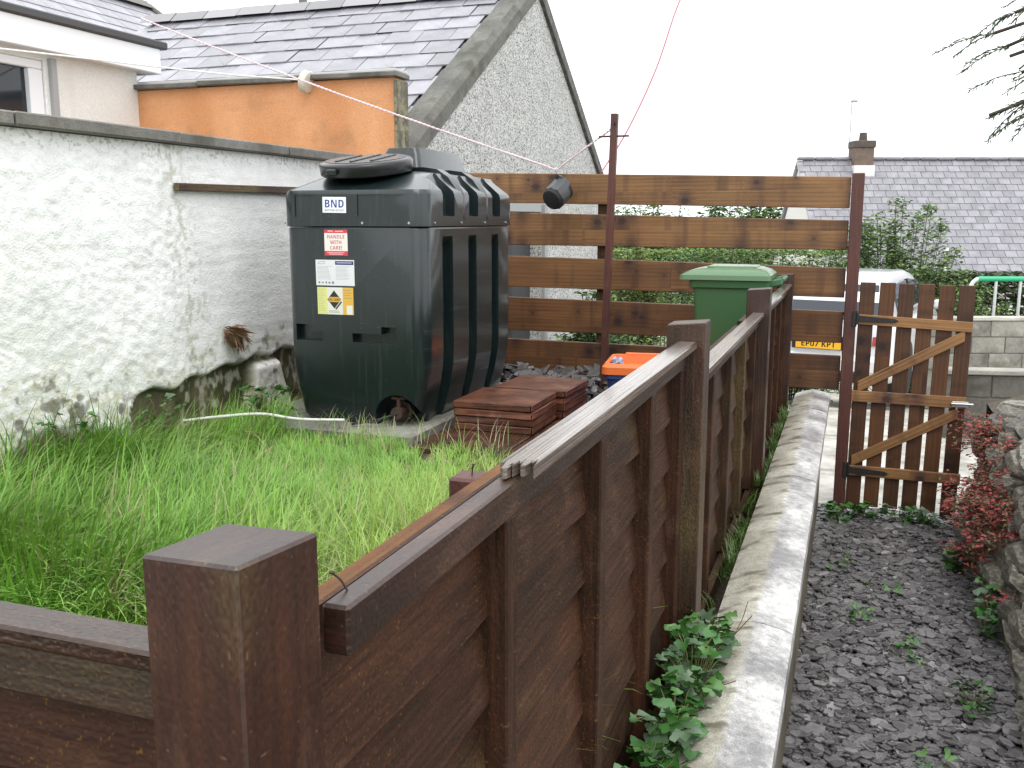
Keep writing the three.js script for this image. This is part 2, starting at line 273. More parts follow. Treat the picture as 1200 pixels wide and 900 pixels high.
function roundRect(hw, hd, r, cx, y, cz, per = 5) {                       // ring in the xz plane, counter-clockwise from above for an upward loft
  const out = []; for (const [sx, sz, a0] of [[1, 1, 0], [-1, 1, 1], [-1, -1, 2], [1, -1, 3]]) for (let i = 0; i <= per; i++) { const a = (a0 + i / per) * Math.PI / 2; out.push([cx + sx * (hw - r) + r * Math.cos(a), y, cz + sz * (hd - r) + r * Math.sin(a)]); }
  return out.reverse();
}
// ---------------------------------------------------------------- object helpers
const taken = {};
const numbered = (n) => { taken[n] = (taken[n] ?? -1) + 1; return taken[n] ? `${n}_${String(taken[n]).padStart(3, '0')}` : n; };
function part(name, geo, material, parent, x = 0, y = 0, z = 0, rx = 0, ry = 0, rz = 0) {
  const m = new THREE.Mesh(geo, material); m.name = name; m.position.set(x, y, z); m.rotation.set(rx, ry, rz); m.castShadow = m.receiveShadow = true; parent.add(m); return m;
}
function thing(name, label, category, x = 0, y = 0, z = 0, ry = 0, group) {
  const o = new THREE.Group(); o.name = numbered(name); o.position.set(x, y, z); o.rotation.y = ry; o.userData = { label, category }; if (group) o.userData.group = group; scene.add(o); return o;
}
function single(name, geo, material, label, category, x = 0, y = 0, z = 0, ry = 0, group) {
  const m = part(numbered(name), geo, material, scene, x, y, z, 0, ry, 0); m.userData = { label, category }; if (group) m.userData.group = group; return m;
}
function struct(name, geo, material, x = 0, y = 0, z = 0) { const m = part(numbered(name), geo, material, scene, x, y, z); m.userData = { kind: 'structure', label: name.replace(/_/g, ' ') }; return m; }
function copyOf(o, x, y, z, ry, label) { const c = o.clone(); c.name = numbered(o.name.replace(/_\d{3}$/, '')); c.position.set(x, y, z); c.rotation.y = ry; c.userData = { ...o.userData }; if (label) c.userData.label = label; scene.add(c); return c; }
function grid(nx, nz, f) {                                                 // f(u, v) -> [x, y, z]; smooth sheet with uv = x, z in metres
  const pos = [], uv = [], idx = []; for (let j = 0; j <= nz; j++) for (let i = 0; i <= nx; i++) { const p = f(i / nx, j / nz); pos.push(p[0], p[1], p[2]); uv.push(p[3] ?? p[0], p[4] ?? p[2]); }
  for (let j = 0; j < nz; j++) for (let i = 0; i < nx; i++) { const a = j * (nx + 1) + i, b = a + 1, c = a + nx + 1, d = c + 1; idx.push(a, c, b, b, c, d); }
  const g = new THREE.BufferGeometry(); g.setAttribute('position', new THREE.Float32BufferAttribute(pos, 3)); g.setAttribute('uv', new THREE.Float32BufferAttribute(uv, 2)); g.setIndex(idx); g.computeVertexNormals(); return g;
}

// ================================================================ the setting
const gardenY = (x, z) => {
  const lower = sstep(-4.95, -5.5, z), right = sstep(-1.55, -1.1, x);
  return 0.84 - lower * lerp(0.1, 0.31, right) + 0.05 * (fbm(x * 1.7 + 9, z * 1.7, 901, 3) - 0.5) * (z > -3.8 ? 1 : 0.3) - 0.3 * sstep(-0.455, -0.42, x);
};
const yardY = (z) => (z > -6.4 ? 0 : z > -11 ? lerp(0, -0.2, (-6.4 - z) / 4.6) : z > -24 ? lerp(-0.2, -2.3, (-11 - z) / 13) : -2.4);
{
  const zs = [12, 2, -2, -6.4, -8, -9.5, -11, -14, -18, -24, -30, -60, -140, -320], xs = [-160, -60, -20, -9, -4, 0, 3, 8, 20, 60, 160];
  struct('yard_ground', grid(xs.length - 1, zs.length - 1, (u, v) => { const x = xs[Math.round(u * (xs.length - 1))], z = zs[Math.round(v * (zs.length - 1))]; return [x, yardY(z) - 0.012, z]; }), M.concretePale);
  struct('slate_path', grid(20, 60, (u, v) => { const x = lerp(-0.16, 0.8, u), z = lerp(0.6, -6.42, v); return [x, 0.0 + 0.02 * (fbm(x * 4, z * 4, 905, 3) - 0.5) + 0.01, z]; }), M.slateGround);
  // raised garden: a soil block held by the low wall, with a falling corner at the far end
  const top = grid(190, 110, (u, v) => { const x = lerp(-3.08, -0.235, u), z = lerp(1.4, -6.3, v); return [x, gardenY(x, z), z]; });
  const back = grid(48, 1, (u, v) => { const x = lerp(-3.08, -0.235, u); return [x, lerp(gardenY(x, -6.3), -0.05, v), -6.3, x, v]; });
  const side = grid(1, 60, (u, v) => { const z = lerp(1.4, -6.3, v); return [-0.235, lerp(gardenY(-0.235, z), -0.05, u), z, u, z]; });
  struct('garden_ground', join([top, back, side]), M.soil);
  const bank = grid(30, 60, (u, v) => { const x = lerp(0.86, 7, u), z = lerp(1.4, -6.75, v); return [x, 0.66 + 0.1 * sstep(0.85, 1.2, x) + 0.06 * fbm(x * 3, z * 3, 911, 3), z]; });
  const bf = grid(30, 1, (u, v) => { const x = lerp(0.86, 7, u); return [x, lerp(0.66 + 0.1 * sstep(0.85, 1.2, x) + 0.06 * fbm(x * 3, -6.75 * 3, 911, 3), -0.05, v), -6.75, x, v]; });
  struct('garden_bank', join([bank, bf]), M.soil);
}

// ---------------------------------------------------------------- white boundary wall
{
  const t = thing('boundary_wall', 'rough whitewashed boundary wall with grey stone coping and mossy foot', 'wall', 0, 0, 0);
  const NX = 560, NY = 130;
  const front = grid(NX, NY, (u, v) => {
    const z = lerp(WALL.z0, WALL.z1, u), y = lerp(WALL.y0, WALL.y1, v), k = wallZones(z, y);
    const ridge = 1 - Math.abs(2 * fbm(z * 14 + 3, y * 22 + 6 * (fbm(z * 4, y * 4, 921, 2) - 0.5), 923, 3) - 1);
    let d = k.rough * (0.008 * (ridge - 0.7) + 0.011 * (fbm(z * 34, y * 40, 925, 4) - 0.5) + 0.024 * (fbm(z * 2.2, y * 2.2, 927, 3) - 0.5));
    d += (1 - k.rough) * (0.004 * (fbm(z * 6, y * 42, 929, 3) - 0.5) + 0.008 * (fbm(z * 3, y * 3, 931, 2) - 0.5));
    d -= k.bare * (0.035 + 0.02 * fbm(z * 14, y * 12, 933, 3)); d -= k.lowbare * 0.02; d += k.patch * (0.012 + 0.01 * fbm(z * 10, y * 14, 935, 3));
    return [-3.0 + d, y, z, u, v];
  });
  const body = move(cbox(0.2, 2.19, 7.0, 0.004), -3.165, 1.095, -3.1);
  part('wall_face', front, M.wall, t); part('wall_core', body, M.greyRender, t);
  let z = 0.38; const lens = [0.6, 0.92, 0.88, 0.78, 0.93, 0.9, 0.85, 0.74, 0.5];
  for (const L of lens) { if (z - L < -6.62) break; part('coping_stone', cbox(0.34, 0.052, L - 0.006, 0.006), M.copeStone ??= mat(S.concrete, 0.5, 0.004, { color: new THREE.Color(0.5, 0.49, 0.49) }), t, -3.12 + R(-0.004, 0.004), 2.238 + R(-0.003, 0.003), z - L / 2); z -= L; }
  part('batten', cbox(0.03, 0.036, 1.15, 0.003), mat(S.fenceOld, 0.5, 0.003, { color: new THREE.Color(1.15, 1.2, 1.1) }), t, -2.98, 2.025, -4.28, 0.012, 0, 0);
}
// ---------------------------------------------------------------- low retaining wall beside the path
{
  const t = thing('low_wall', 'low concrete wall with weathered white and tan sloping top beside slate path', 'wall');
  let z = 0.8; const A = [-0.312, 0.762], B = [-0.205, 0.795], C = [-0.1, 0.772], D = [-0.1, 0.71], E2 = [-0.312, 0.70];
  while (z > -6.28) {
    const L = Math.min(R(1.5, 1.75), z + 6.3), n = Math.max(6, Math.round(L / 0.06)), rows = [], tj = R(-0.003, 0.003), uo = R(0, 3);
    const prof = [A, [-0.29, 0.772], [-0.25, 0.785], B, [-0.16, 0.788], [-0.115, 0.778], C, [-0.097, 0.74], D, E2];
    const vv = [0.0, 0.1, 0.28, 0.5, 0.72, 0.93, 1, 0.9, 0.8, 0];
    const pos = [], uv = [], idx = [];
    for (let i = 0; i <= n; i++) for (let j = 0; j <= prof.length; j++) { const q = j % prof.length, p = prof[q], zz = z - 0.003 - (L - 0.006) * i / n, w = 0.0025 * (fbm(zz * 9, q * 1.3, 941, 3) - 0.5);
      pos.push(p[0] + w, p[1] + w * 0.8 + tj, zz); uv.push(zz + uo, j === prof.length ? 0 : vv[q]); }
    const W = prof.length + 1; for (let i = 0; i < n; i++) for (let j = 0; j + 1 < W; j++) { const a = i * W + j; idx.push(a, a + W, a + 1, a + 1, a + W, a + W + 1); }
    for (const e of [0, n]) for (let j = 1; j + 1 < prof.length; j++) idx.push(e * W, e * W + j, e * W + j + 1);
    const g = new THREE.BufferGeometry(); g.setAttribute('position', new THREE.Float32BufferAttribute(pos, 3)); g.setAttribute('uv', new THREE.Float32BufferAttribute(uv, 2)); g.setIndex(idx); g.computeVertexNormals();
    part('coping', toCreasedNormals(ni(g), 0.7), M.coping, t); z -= L;
  }
  part('wall_body', move(cbox(0.16, 0.735, 7.1, 0.004), -0.215, 0.36, -2.75), M.lowBody = mat(S.concrete, 0.6, 0.006, { color: new THREE.Color(0.5, 0.46, 0.38) }), t);
}
// ---------------------------------------------------------------- cottage with slate roof and pebbledash gable
{
  const t = thing('cottage', 'cottage with slate roof and grey pebbledash gable behind the oil tank', 'house');
  const X1 = -3.2, X0 = -8.05, zN = -6.75, zF = -12.4, yE = 2.36, zR = -9.72, yR = 4.16;
  const sh = new THREE.Shape(); sh.moveTo(-zN, -0.2); sh.lineTo(-zF, -0.5); sh.lineTo(-zF, yE); sh.lineTo(-zR, yR - 0.03); sh.lineTo(-zN, yE); sh.closePath();
  const hole = new THREE.Path(); hole.moveTo(8.3, -0.1); hole.lineTo(9.86, -0.1); hole.lineTo(9.86, 2.02); hole.lineTo(8.3, 2.02); hole.closePath(); sh.holes.push(hole);
  const g = new THREE.ExtrudeGeometry(sh, { depth: 0.25, bevelEnabled: false }); g.rotateY(Math.PI / 2); g.translate(X1 - 0.25, 0, 0);
  part('gable_wall', uvBox(g, 2, 0, 0), M.pebble, t);
  part('front_wall', move(cbox(X1 - X0 - 0.26, 2.6, 0.25, 0.004), (X0 + X1) / 2 - 0.13, 1.05, zN - 0.14), M.pebble, t);
  part('rear_wall', move(cbox(X1 - X0 - 0.26, 2.8, 0.25, 0.004), (X0 + X1) / 2 - 0.13, 0.95, zF + 0.14), M.pebble, t);
  const door = part('door', cbox(0.05, 2.1, 0.72, 0.004), plain(0.02, 0.02, 0.022, 0.4), t, X1 - 0.14, 0.95, -8.9); part('door', cbox(0.05, 2.1, 0.6, 0.004), plain(0.035, 0.035, 0.04, 0.4), t, X1 - 0.15, 0.95, -9.58);
  part('door_handle', cbox(0.03, 0.03, 0.12, 0.006), M.zinc, door, 0.04, 0, 0.28);
  part('door_frame', cbox(0.2, 2.16, 0.1, 0.004), plain(0.3, 0.31, 0.31, 0.6), t, X1 - 0.06, 0.95, -9.93); part('door_frame', cbox(0.16, 0.09, 1.5, 0.004), plain(0.3, 0.31, 0.31, 0.6), t, X1 - 0.07, 1.99, -9.1);
  part('corner_strip', cbox(0.12, 2.7, 0.16, 0.01), M.concreteMid, t, X1 - 0.02, 1.0, zF - 0.03);
  // roof: slope facing the garden laid slate by slate
  const len = Math.hypot(zN + 0.12 - zR, yR - yE + 0.07), ang = Math.atan2(yR - yE + 0.07, zN + 0.12 - zR), rows = 12, gauge = len / rows;
  const slab = (za, ya, zb, yb) => { const g2 = move(cbox(X1 - X0 - 0.1, 0.05, Math.hypot(za - zb, ya - yb), 0.004), (X0 + X1) / 2 - 0.06, (ya + yb) / 2 - 0.04, (za + zb) / 2, Math.atan2(yb - ya, za - zb)); return g2; };
  part('roof_deck', slab(zN + 0.1, yE - 0.06, zR, yR), M.farSlate, t); part('rear_roof', slab(zF - 0.12, yE - 0.06, zR, yR), M.farSlate, t);
  const protos = [0, 1, 2, 3].map(() => uvBox(cbox(0.352, 0.011, gauge + 0.09, 0.0025, 0, (x, y, z) => [x + 0.006 * Math.sin(z * 37), y, z + (z > 0 ? R(-0.006, 0.006) : 0)]), 0));
  for (let r = 0; r < rows; r++) for (let i = 0; i < 17; i++) {
    const x = X1 - 0.36 - i * 0.358 - (r % 2 ? 0.18 : 0) + R(-0.006, 0.006), s = (r + 0.5) * gauge; if (x < X0 + 0.1) continue;
    const zz = zN + 0.12 - Math.cos(ang) * s, yy = yE - 0.07 + Math.sin(ang) * s + 0.022;
    part('slate', protos[(i + r * 3) % 4], M.slates[Math.floor(rnd() * 4)], t, x, yy + R(-0.002, 0.002), zz + R(-0.006, 0.006), ang - 0.03 + R(-0.006, 0.006), 0, R(-0.004, 0.004));
  }
  for (let i = 0; i < 10; i++) part('ridge_tile', smooth(loft([0, 1].map((e) => [[-0.15, -0.07], [-0.02, 0.045], [0.02, 0.045], [0.15, -0.07], [0.02, 0.02], [-0.02, 0.02]].map(([a, b]) => [e * 0.44, b, a])))), M.slates[i % 4], t, X1 - 0.84 - i * 0.45, yR + 0.045 + R(-0.005, 0.005), zR);
  // heavy cement verge along the garden slope, thin bargeboard on the far one
  const vergeRing = (s) => { const w = 0.01 * (fbm(s * 9, 1, 951, 3) - 0.5); return [[-0.11, -0.06], [-0.11, 0.06 + w], [-0.06, 0.1 + w], [0.12, 0.1 + w], [0.17, 0.05], [0.17, -0.06]].map(([a, b]) => [X1 - 0.16 + a, yE - 0.08 + Math.sin(ang) * s + b * Math.cos(ang), zN + 0.16 - Math.cos(ang) * s + b * Math.sin(ang)]); };
  part('cement_verge', uvBox(smooth(loft(Array.from({ length: 30 }, (_, i) => vergeRing(-0.02 + i / 29 * (len + 0.06)))), 40), 2), M.verge, t);
  const a2 = Math.atan2(yR - yE, zR - zF);
  part('bargeboard', cbox(0.14, 0.12, Math.hypot(zR - zF, yR - yE) + 0.15, 0.006), mat(S.rock, 0.6, 0.003, { color: new THREE.Color(0.45, 0.47, 0.47) }), t, X1 - 0.03, (yR + yE) / 2 + 0.02, (zR + zF) / 2, -a2, 0, 0);
  part('vent_pipe', cyl(0.05, 0.05, 0.7), plain(0.12, 0.15, 0.12, 0.5), t, -6.31, 4.4, -10.3);
}
// ---------------------------------------------------------------- outhouse with orange render
{
  const t = thing('outhouse', 'orange rendered outhouse wall with dark coping below the slate roof', 'outhouse');
  part('wall', cbox(2.5, 2.88, 0.16, 0.006), M.orange, t, -4.44, 1.44, -6.48);
  for (let i = 0; i < 3; i++) part('coping_stone', cbox(0.845, 0.036, 0.24, 0.006), M.concreteDark, t, -5.29 + i * 0.85 + (i === 2 ? 0.01 : 0), 2.9, -6.47, 0, 0, -0.012);
  part('drip_edge', cbox(2.52, 0.02, 0.2, 0.003), plain(0.5, 0.5, 0.48, 0.5), t, -4.44, 2.93, -6.5);
  part('end_trim', cbox(0.03, 2.86, 0.18, 0.004), mat(S.rock, 0.7, 0.003, { color: new THREE.Color(0.8, 0.76, 0.6) }), t, -3.178, 1.43, -6.478);
}
// ---------------------------------------------------------------- flat-roofed extension with white fascia
{
  const t = thing('house_extension', 'grey rendered flat roofed extension with white fascia and window', 'house');
  const X = -5.46, zE = -6.4, wz0 = -4.55, wz1 = -5.46, wy0 = 2.5, wy1 = 2.97;
  part('wall', move(cbox(0.2, wy0, 6.4, 0.004), X - 0.1, wy0 / 2, -3.2), M.greyRender, t);
  part('wall', move(cbox(0.2, 0.62, 6.4 + wz1, 0.004), X - 0.1, wy0 + 0.31, (zE + wz1) / 2), M.greyRender, t);
  part('wall', move(cbox(0.2, 0.62, -wz0, 0.004), X - 0.1, wy0 + 0.31, wz0 / 2), M.greyRender, t);
  part('wall', move(cbox(0.2, 0.16, wz0 - wz1, 0.004), X - 0.1, wy1 + 0.08, (wz0 + wz1) / 2), M.greyRender, t);
  part('end_wall', move(cbox(2.6, 3.1, 0.2, 0.004), X - 1.5, 1.55, zE + 0.1), M.greyRender, t);
  const w = part('window_frame', join([move(cbox(0.07, 0.07, 0.91, 0.006), 0, -0.2, 0), move(cbox(0.07, 0.06, 0.91, 0.006), 0, 0.205, 0), move(cbox(0.066, 0.336, 0.12, 0.004), 0, 0.005, -0.393), move(cbox(0.066, 0.336, 0.07, 0.004), 0, 0.005, 0.418), move(cbox(0.06, 0.336, 0.06, 0.004), 0, 0.005, 0.03)]), M.white, t, X - 0.05, 2.735, (wz0 + wz1) / 2);
  for (const z of [-0.15, 0.22]) part('pane', new THREE.BoxGeometry(0.006, 0.37, 0.38), plain(0.02, 0.025, 0.03, 0.04), w, -0.01, 0, z);
  part('window_sill', cbox(0.16, 0.035, 1.0, 0.006), M.white, w, 0.04, -0.255, 0);
  part('reveal_strip', cbox(0.05, 0.5, 0.05, 0.004), plain(0.32, 0.32, 0.32, 0.7), t, X + 0.012, 2.74, wz1 - 0.06);
  part('fascia', cbox(0.03, 0.19, 6.6, 0.004), M.white, t, X + 0.11, 3.115, -3.24); part('fascia_end', cbox(2.6, 0.19, 0.03, 0.004), M.white, t, X - 1.2, 3.115, -6.555);
  part('soffit', cbox(0.12, 0.02, 6.5, 0.003), plain(0.6, 0.6, 0.6, 0.6), t, X + 0.035, 3.03, -3.24);
  part('flat_roof', cbox(2.9, 0.06, 6.7, 0.01), plain(0.055, 0.052, 0.055, 0.5), t, X - 1.3, 3.242, -3.26);
}
{
  const t = thing('terrace_roof_house', 'house with pale slate roof rising behind the white fascia extension', 'house');
  const xe = -7.9, ye = 3.75, xr = -9.25, yr = 4.7, z0 = -3.5, z1 = -11.1, len = Math.hypot(xe - xr, yr - ye), a = Math.atan2(yr - ye, xe - xr);
  part('wall', cbox(2.4, 3.8, 7.3, 0.004), M.greyRender, t, -9.25, 1.9, -7.3);
  part('roof_deck', cbox(len, 0.04, z0 - z1, 0.004), M.farSlate, t, (xe + xr) / 2, (ye + yr) / 2 - 0.03, (z0 + z1) / 2, 0, 0, -a);
  part('rear_roof', cbox(len, 0.05, z0 - z1, 0.004), M.farSlate, t, 2 * xr - (xe + xr) / 2, (ye + yr) / 2 - 0.03, (z0 + z1) / 2, 0, 0, a);
  const g = cbox(0.35, 0.011, 0.29, 0.002, 2);
  for (let r = 0; r < 7; r++) for (let i = 0; i < 25; i++) { const s = (r + 0.5) * len / 7, z = z1 + 0.15 + i * 0.296 + (r % 2 ? 0.148 : 0); if (z < -6.4) part('slate', g, M.slates[Math.floor(R(1, 4))], t, xe - Math.cos(a) * s, ye + Math.sin(a) * s + 0.012, z, 0, 0, -a + 0.03); }
  for (let i = 0; i < 8; i++) part('ridge_tile', smooth(loft([0, 1].map((e) => [[-0.13, -0.06], [-0.02, 0.04], [0.02, 0.04], [0.13, -0.06], [0.02, 0.02], [-0.02, 0.02]].map(([p, q]) => [-p, q, z1 + (i + e * 0.98) * 0.45])))), M.concreteDark, t, xr, yr + 0.04, 0);
  part('verge', cbox(len + 0.1, 0.07, 0.14, 0.02), M.verge, t, (xe + xr) / 2, (ye + yr) / 2 + 0.02, z1 - 0.05, 0, 0, -a);
}
// ---------------------------------------------------------------- far house
{
  const t = thing('far_house', 'distant house with long grey slate roof and small brick chimney', 'house', -1.6, -2.4, -26.66, THREE.MathUtils.degToRad(19.7));
  const Wd = 13, pale = [0.7, 0.75, 0.8].map((k) => mat(S.slate, 0.3, 0.003, { color: new THREE.Color(k, k, k * 1.01) })), yr = 5.82, ye = 2.86, dz = 2.5, len = Math.hypot(dz, yr - ye), a = Math.atan2(yr - ye, dz);
  part('wall', cbox(Wd - 0.4, 3.0, 4.4, 0.01), plain(0.62, 0.61, 0.58, 0.8), t, Wd / 2, 1.5, 0);
  for (const sx of [0.18, Wd - 0.18]) { const s2 = new THREE.Shape(); s2.moveTo(-2.2, 2.9); s2.lineTo(2.2, 2.9); s2.lineTo(0, yr - 0.15); s2.closePath(); const gg = new THREE.ExtrudeGeometry(s2, { depth: 0.2, bevelEnabled: false }); gg.rotateY(Math.PI / 2); part('gable', uvBox(gg, 2), plain(0.62, 0.61, 0.58, 0.8), t, sx - 0.1, 0, 0); }
  part('roof_deck', cbox(Wd, 0.06, len, 0.01), M.farSlate, t, Wd / 2, (yr + ye) / 2 - 0.05, dz / 2, a, 0, 0); part('rear_roof', cbox(Wd, 0.06, len, 0.01), M.farSlate, t, Wd / 2, (yr + ye) / 2 - 0.05, -dz / 2, -a, 0, 0);
  const rows = 18, list = [[], [], []];
  for (let r = 0; r < rows; r++) for (let i = 0; i < Wd / 0.3 - 0.6; i++) { const s = (r + 0.5) * len / rows; list[Math.floor(rnd() * 3)].push(move(uvBox(new THREE.BoxGeometry(0.286, 0.02, len / rows + 0.05), 0), 0.15 + i * 0.3 + (r % 2 ? 0.15 : 0), ye + Math.sin(a) * s + 0.012, dz - Math.cos(a) * s, a - 0.06)); }
  list.forEach((l, i) => { const m = part('slates', join(l), pale[i], t); m.userData.kind = 'stuff'; });
  for (let i = 0; i < 28; i++) part('ridge_tile', cbox(0.45, 0.09, 0.2, 0.03), M.slates[i % 3], t, 0.24 + i * 0.46, yr + 0.02, 0);
  const ch = part('chimney', cbox(0.56, 0.95, 0.5, 0.01), M.brick, t, 1.66, yr + 0.02, 0.1); ch.scale.set(0.9, 0.92, 0.9);
  part('chimney_base', cbox(0.6, 0.3, 0.56, 0.01), plain(0.7, 0.7, 0.7, 0.6), ch, 0, -0.36, 0.05); part('chimney_cap', cbox(0.62, 0.2, 0.58, 0.02), mat(S.brick, 0.8, 0.003, { color: new THREE.Color(0.55, 0.6, 0.62) }), ch, 0, 0.38, 0); part('chimney_pot', cyl(0.1, 0.12, 0.24), mat(S.brick, 0.8, 0.003, { color: new THREE.Color(0.5, 0.55, 0.55) }), ch, 0.02, 0.59, 0);
  const ae = part('aerial_mast', cyl(0.014, 0.014, 1.5, 6), plain(0.35, 0.35, 0.36, 0.5), t, 1.4, yr + 0.75, -0.1); part('aerial_head', cbox(0.16, 0.05, 0.1, 0.01), plain(0.3, 0.3, 0.3, 0.5), ae, 0.06, 0.74, 0);
  part('vent_pipe', cyl(0.06, 0.06, 0.55, 10), M.white, t, 3.05, 3.32, 2.35); 
}
// ---------------------------------------------------------------- concrete block walls beyond the gate
function blockWall(label, x, y, z, ry, W, courses, material, ground) {
  const t = thing('block_wall', label, 'wall', x, 0, z, ry);
  part('mortar', move(cbox(W, y + 0.6, 0.09, 0.002), W / 2, (y + 0.6) / 2 - 0.6 - 0.01, -0.052), M.concreteMid, t);
  const gs = [0, 1, 2].map(() => cbox(0.432, 0.208, 0.1, 0.008));
  for (let r = 0; r < courses; r++) for (let i = 0; i < W / 0.44 - 0.5; i++) part('block', gs[(i + r) % 3], material[(i * 7 + r * 3) % material.length], t, 0.22 + i * 0.44 + (r % 2 ? 0.2 : 0), y - 0.11 - r * 0.218, -0.04 + R(-0.003, 0.003));
  return t;
}
{
  const tones = [0.62, 0.7, 0.78].map((k) => mat(S.concrete, 0.7, 0.006, { color: new THREE.Color(k, k, k) }));
  const a = blockWall('pale grey concrete block wall below the green topped rail', 0.9, 0.56, -13.55, THREE.MathUtils.degToRad(19), 5, 5, tones);
  part('coping', cbox(5.1, 0.05, 0.16, 0.008), M.concretePale, a, 2.5, 0.584, -0.05);
  const tb = [0.34, 0.38, 0.43].map((k) => mat(S.concrete, 0.6, 0.006, { color: new THREE.Color(k, k * 0.99, k * 0.97) }));
  const b = blockWall('low dark wall with pale ledge behind the gate latch', 0.83, 0.45, -9.6, THREE.MathUtils.degToRad(12), 3.2, 3, tb);
  part('coping', cbox(3.3, 0.045, 0.2, 0.008), M.concrete, b, 1.6, 0.474, -0.05);
}

// ================================================================ fences and gate
function post(parent, x0, x1, z0, z1, top, bottom, material) { return part('post', cbox(x1 - x0, top - bottom, z1 - z0, 0.0025, 1, (x, y, z) => [x, y + (y > 0 ? 0.004 * Math.sin(x * 40) : 0), z]), material, parent, (x0 + x1) / 2, (top + bottom) / 2, (z0 + z1) / 2); }
function waneyBoard(L, h, seed) {                    // feather-edged board along z, thick wavy lower edge standing proud
  const n = 16, rings = [];
  for (let i = 0; i <= n; i++) { const z = -L / 2 + L * i / n, w = 0.022 * (fbm(z * 3.1 + seed * 7, seed, 961, 3) - 0.5) + 0.004 * Math.sin(z * 19 + seed), b = 0.007 * (fbm(z * 2.3, seed * 3, 963, 2) - 0.5);
    rings.push([[-0.005 + b, h + 0.03, z], [0.001 + b, h + 0.03, z], [0.022 + b, w, z], [0.006 + b, w, z]]); }
  return uvBox(loft(rings), 2);
}
function capStrip(x0, x1, z0, z1, thick, jag) {      // flat cap, its near end torn off when jag is set
  const sh = new THREE.Shape(), n = 22, e = (i) => (jag ? -0.02 * hsh(i, 3, 5) - 0.05 * vn(i * 0.35, 2, 8) - (i > 11 ? 0.015 : 0) + 0.03 : 0);
  sh.moveTo(x0, -z1); for (let i = 0; i <= n; i++) sh.lineTo(lerp(x0, x1, i / n), -z0 - (jag ? e(i) : 0)); sh.lineTo(x1, -z1); sh.closePath();
  const g = new THREE.ExtrudeGeometry(sh, { depth: thick, bevelEnabled: true, bevelSize: 0.002, bevelThickness: 0.002, bevelSegments: 1, curveSegments: 1 }); g.rotateX(-Math.PI / 2); g.scale(1, 1, 1);
  return uvBox(g, 2);
}
{
  const t = thing('timber_fence', 'dark brown stained timber fence with torn capping running beside the low wall', 'fence');
  const posts = [[-0.497, -0.397, -0.641, -0.551, 1.62], [-0.435, -0.339, -2.46, -2.365, 1.614], [-0.436, -0.336, -4.345, -4.25, 1.571], [-0.446, -0.35, -6.2, -6.105, 1.535]];
  posts.forEach((p, i) => { const o = post(t, ...p, 0.3, i === 1 ? M.postOld : M.post); if (!i) o.rotation.y = -0.157; });
  const panels = [[-0.657, -2.362, 1.552, 1], [-2.463, -4.247, 1.452, 0], [-4.348, -6.102, 1.46, 0]];
  panels.forEach(([za, zb, top, first], pi) => {
    const L = za - zb, zc = (za + zb) / 2, mt = pi === 1 ? M.fenceOld : M.fence, yb = 0.64;
    const rail = part('rail', cbox(0.026, 0.045, L, 0.003), M.post, t, -0.393, top - 0.0225, zc); rail.userData.label = 'outer top rail';
    part('rail', cbox(0.032, 0.06, L - 0.02, 0.003), first ? M.rawWood : mt, t, -0.468, top - 0.07, zc);
    part('rail', cbox(0.026, 0.045, L - 0.01, 0.003), mt, t, -0.391, yb + 0.02, zc);
    const nb = Math.round((top - 0.05 - yb) / 0.124), h = (top - 0.05 - yb) / nb;
    for (let i = 0; i < nb; i++) part('board', waneyBoard(L - 0.012, h, pi * 11 + i), i < 2 && pi === 0 ? M.fenceOld : mt, t, -0.43, yb + i * h, zc, 0, 0, 0);
    const bz = first ? [-1.075, -1.54, -1.97, -2.33] : [za - 0.03, za - 0.46, za - 0.9, za - 1.34, zb + 0.03];
    for (const z of bz) { part('batten', cbox(0.046, top - 0.047 - yb - 0.045, 0.042, 0.003), mt, t, -0.407, (top - 0.047 + yb + 0.045) / 2, z); part('batten', cbox(0.026, top - 0.06 - yb, 0.04, 0.003), M.fence, t, -0.463, (top - 0.06 + yb) / 2 - 0.04, z); }
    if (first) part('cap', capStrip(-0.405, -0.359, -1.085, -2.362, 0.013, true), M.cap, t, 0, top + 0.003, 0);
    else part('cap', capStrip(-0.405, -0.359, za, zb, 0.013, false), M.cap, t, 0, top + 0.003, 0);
  });
  part('stub', cbox(0.045, 0.16, 0.05, 0.004, 1), M.redPost, t, -0.502, 1.43, -1.22);
  const nail = (x, y, z, a, b) => part('nail', join([tube([[0, 0, 0], [a * 0.012, 0.012, b * 0.004], [a * 0.022, 0.018, b * 0.012]], 0.0011, 8, 5), move(cyl(0.0026, 0.0026, 0.0012, 8), a * 0.022, 0.0185, b * 0.012)]), M.rust, t, x, y, z);
  nail(-0.398, 1.55, -0.69, -0.6, 0.4); nail(-0.44, 1.49, -0.72, -0.2, 0.5); nail(-0.42, 1.5, -0.665, -1, 0.3); nail(-0.498, 1.508, -1.22, 0.15, 0.2); nail(-0.455, 1.495, -1.16, 0.9, 0.2);
}
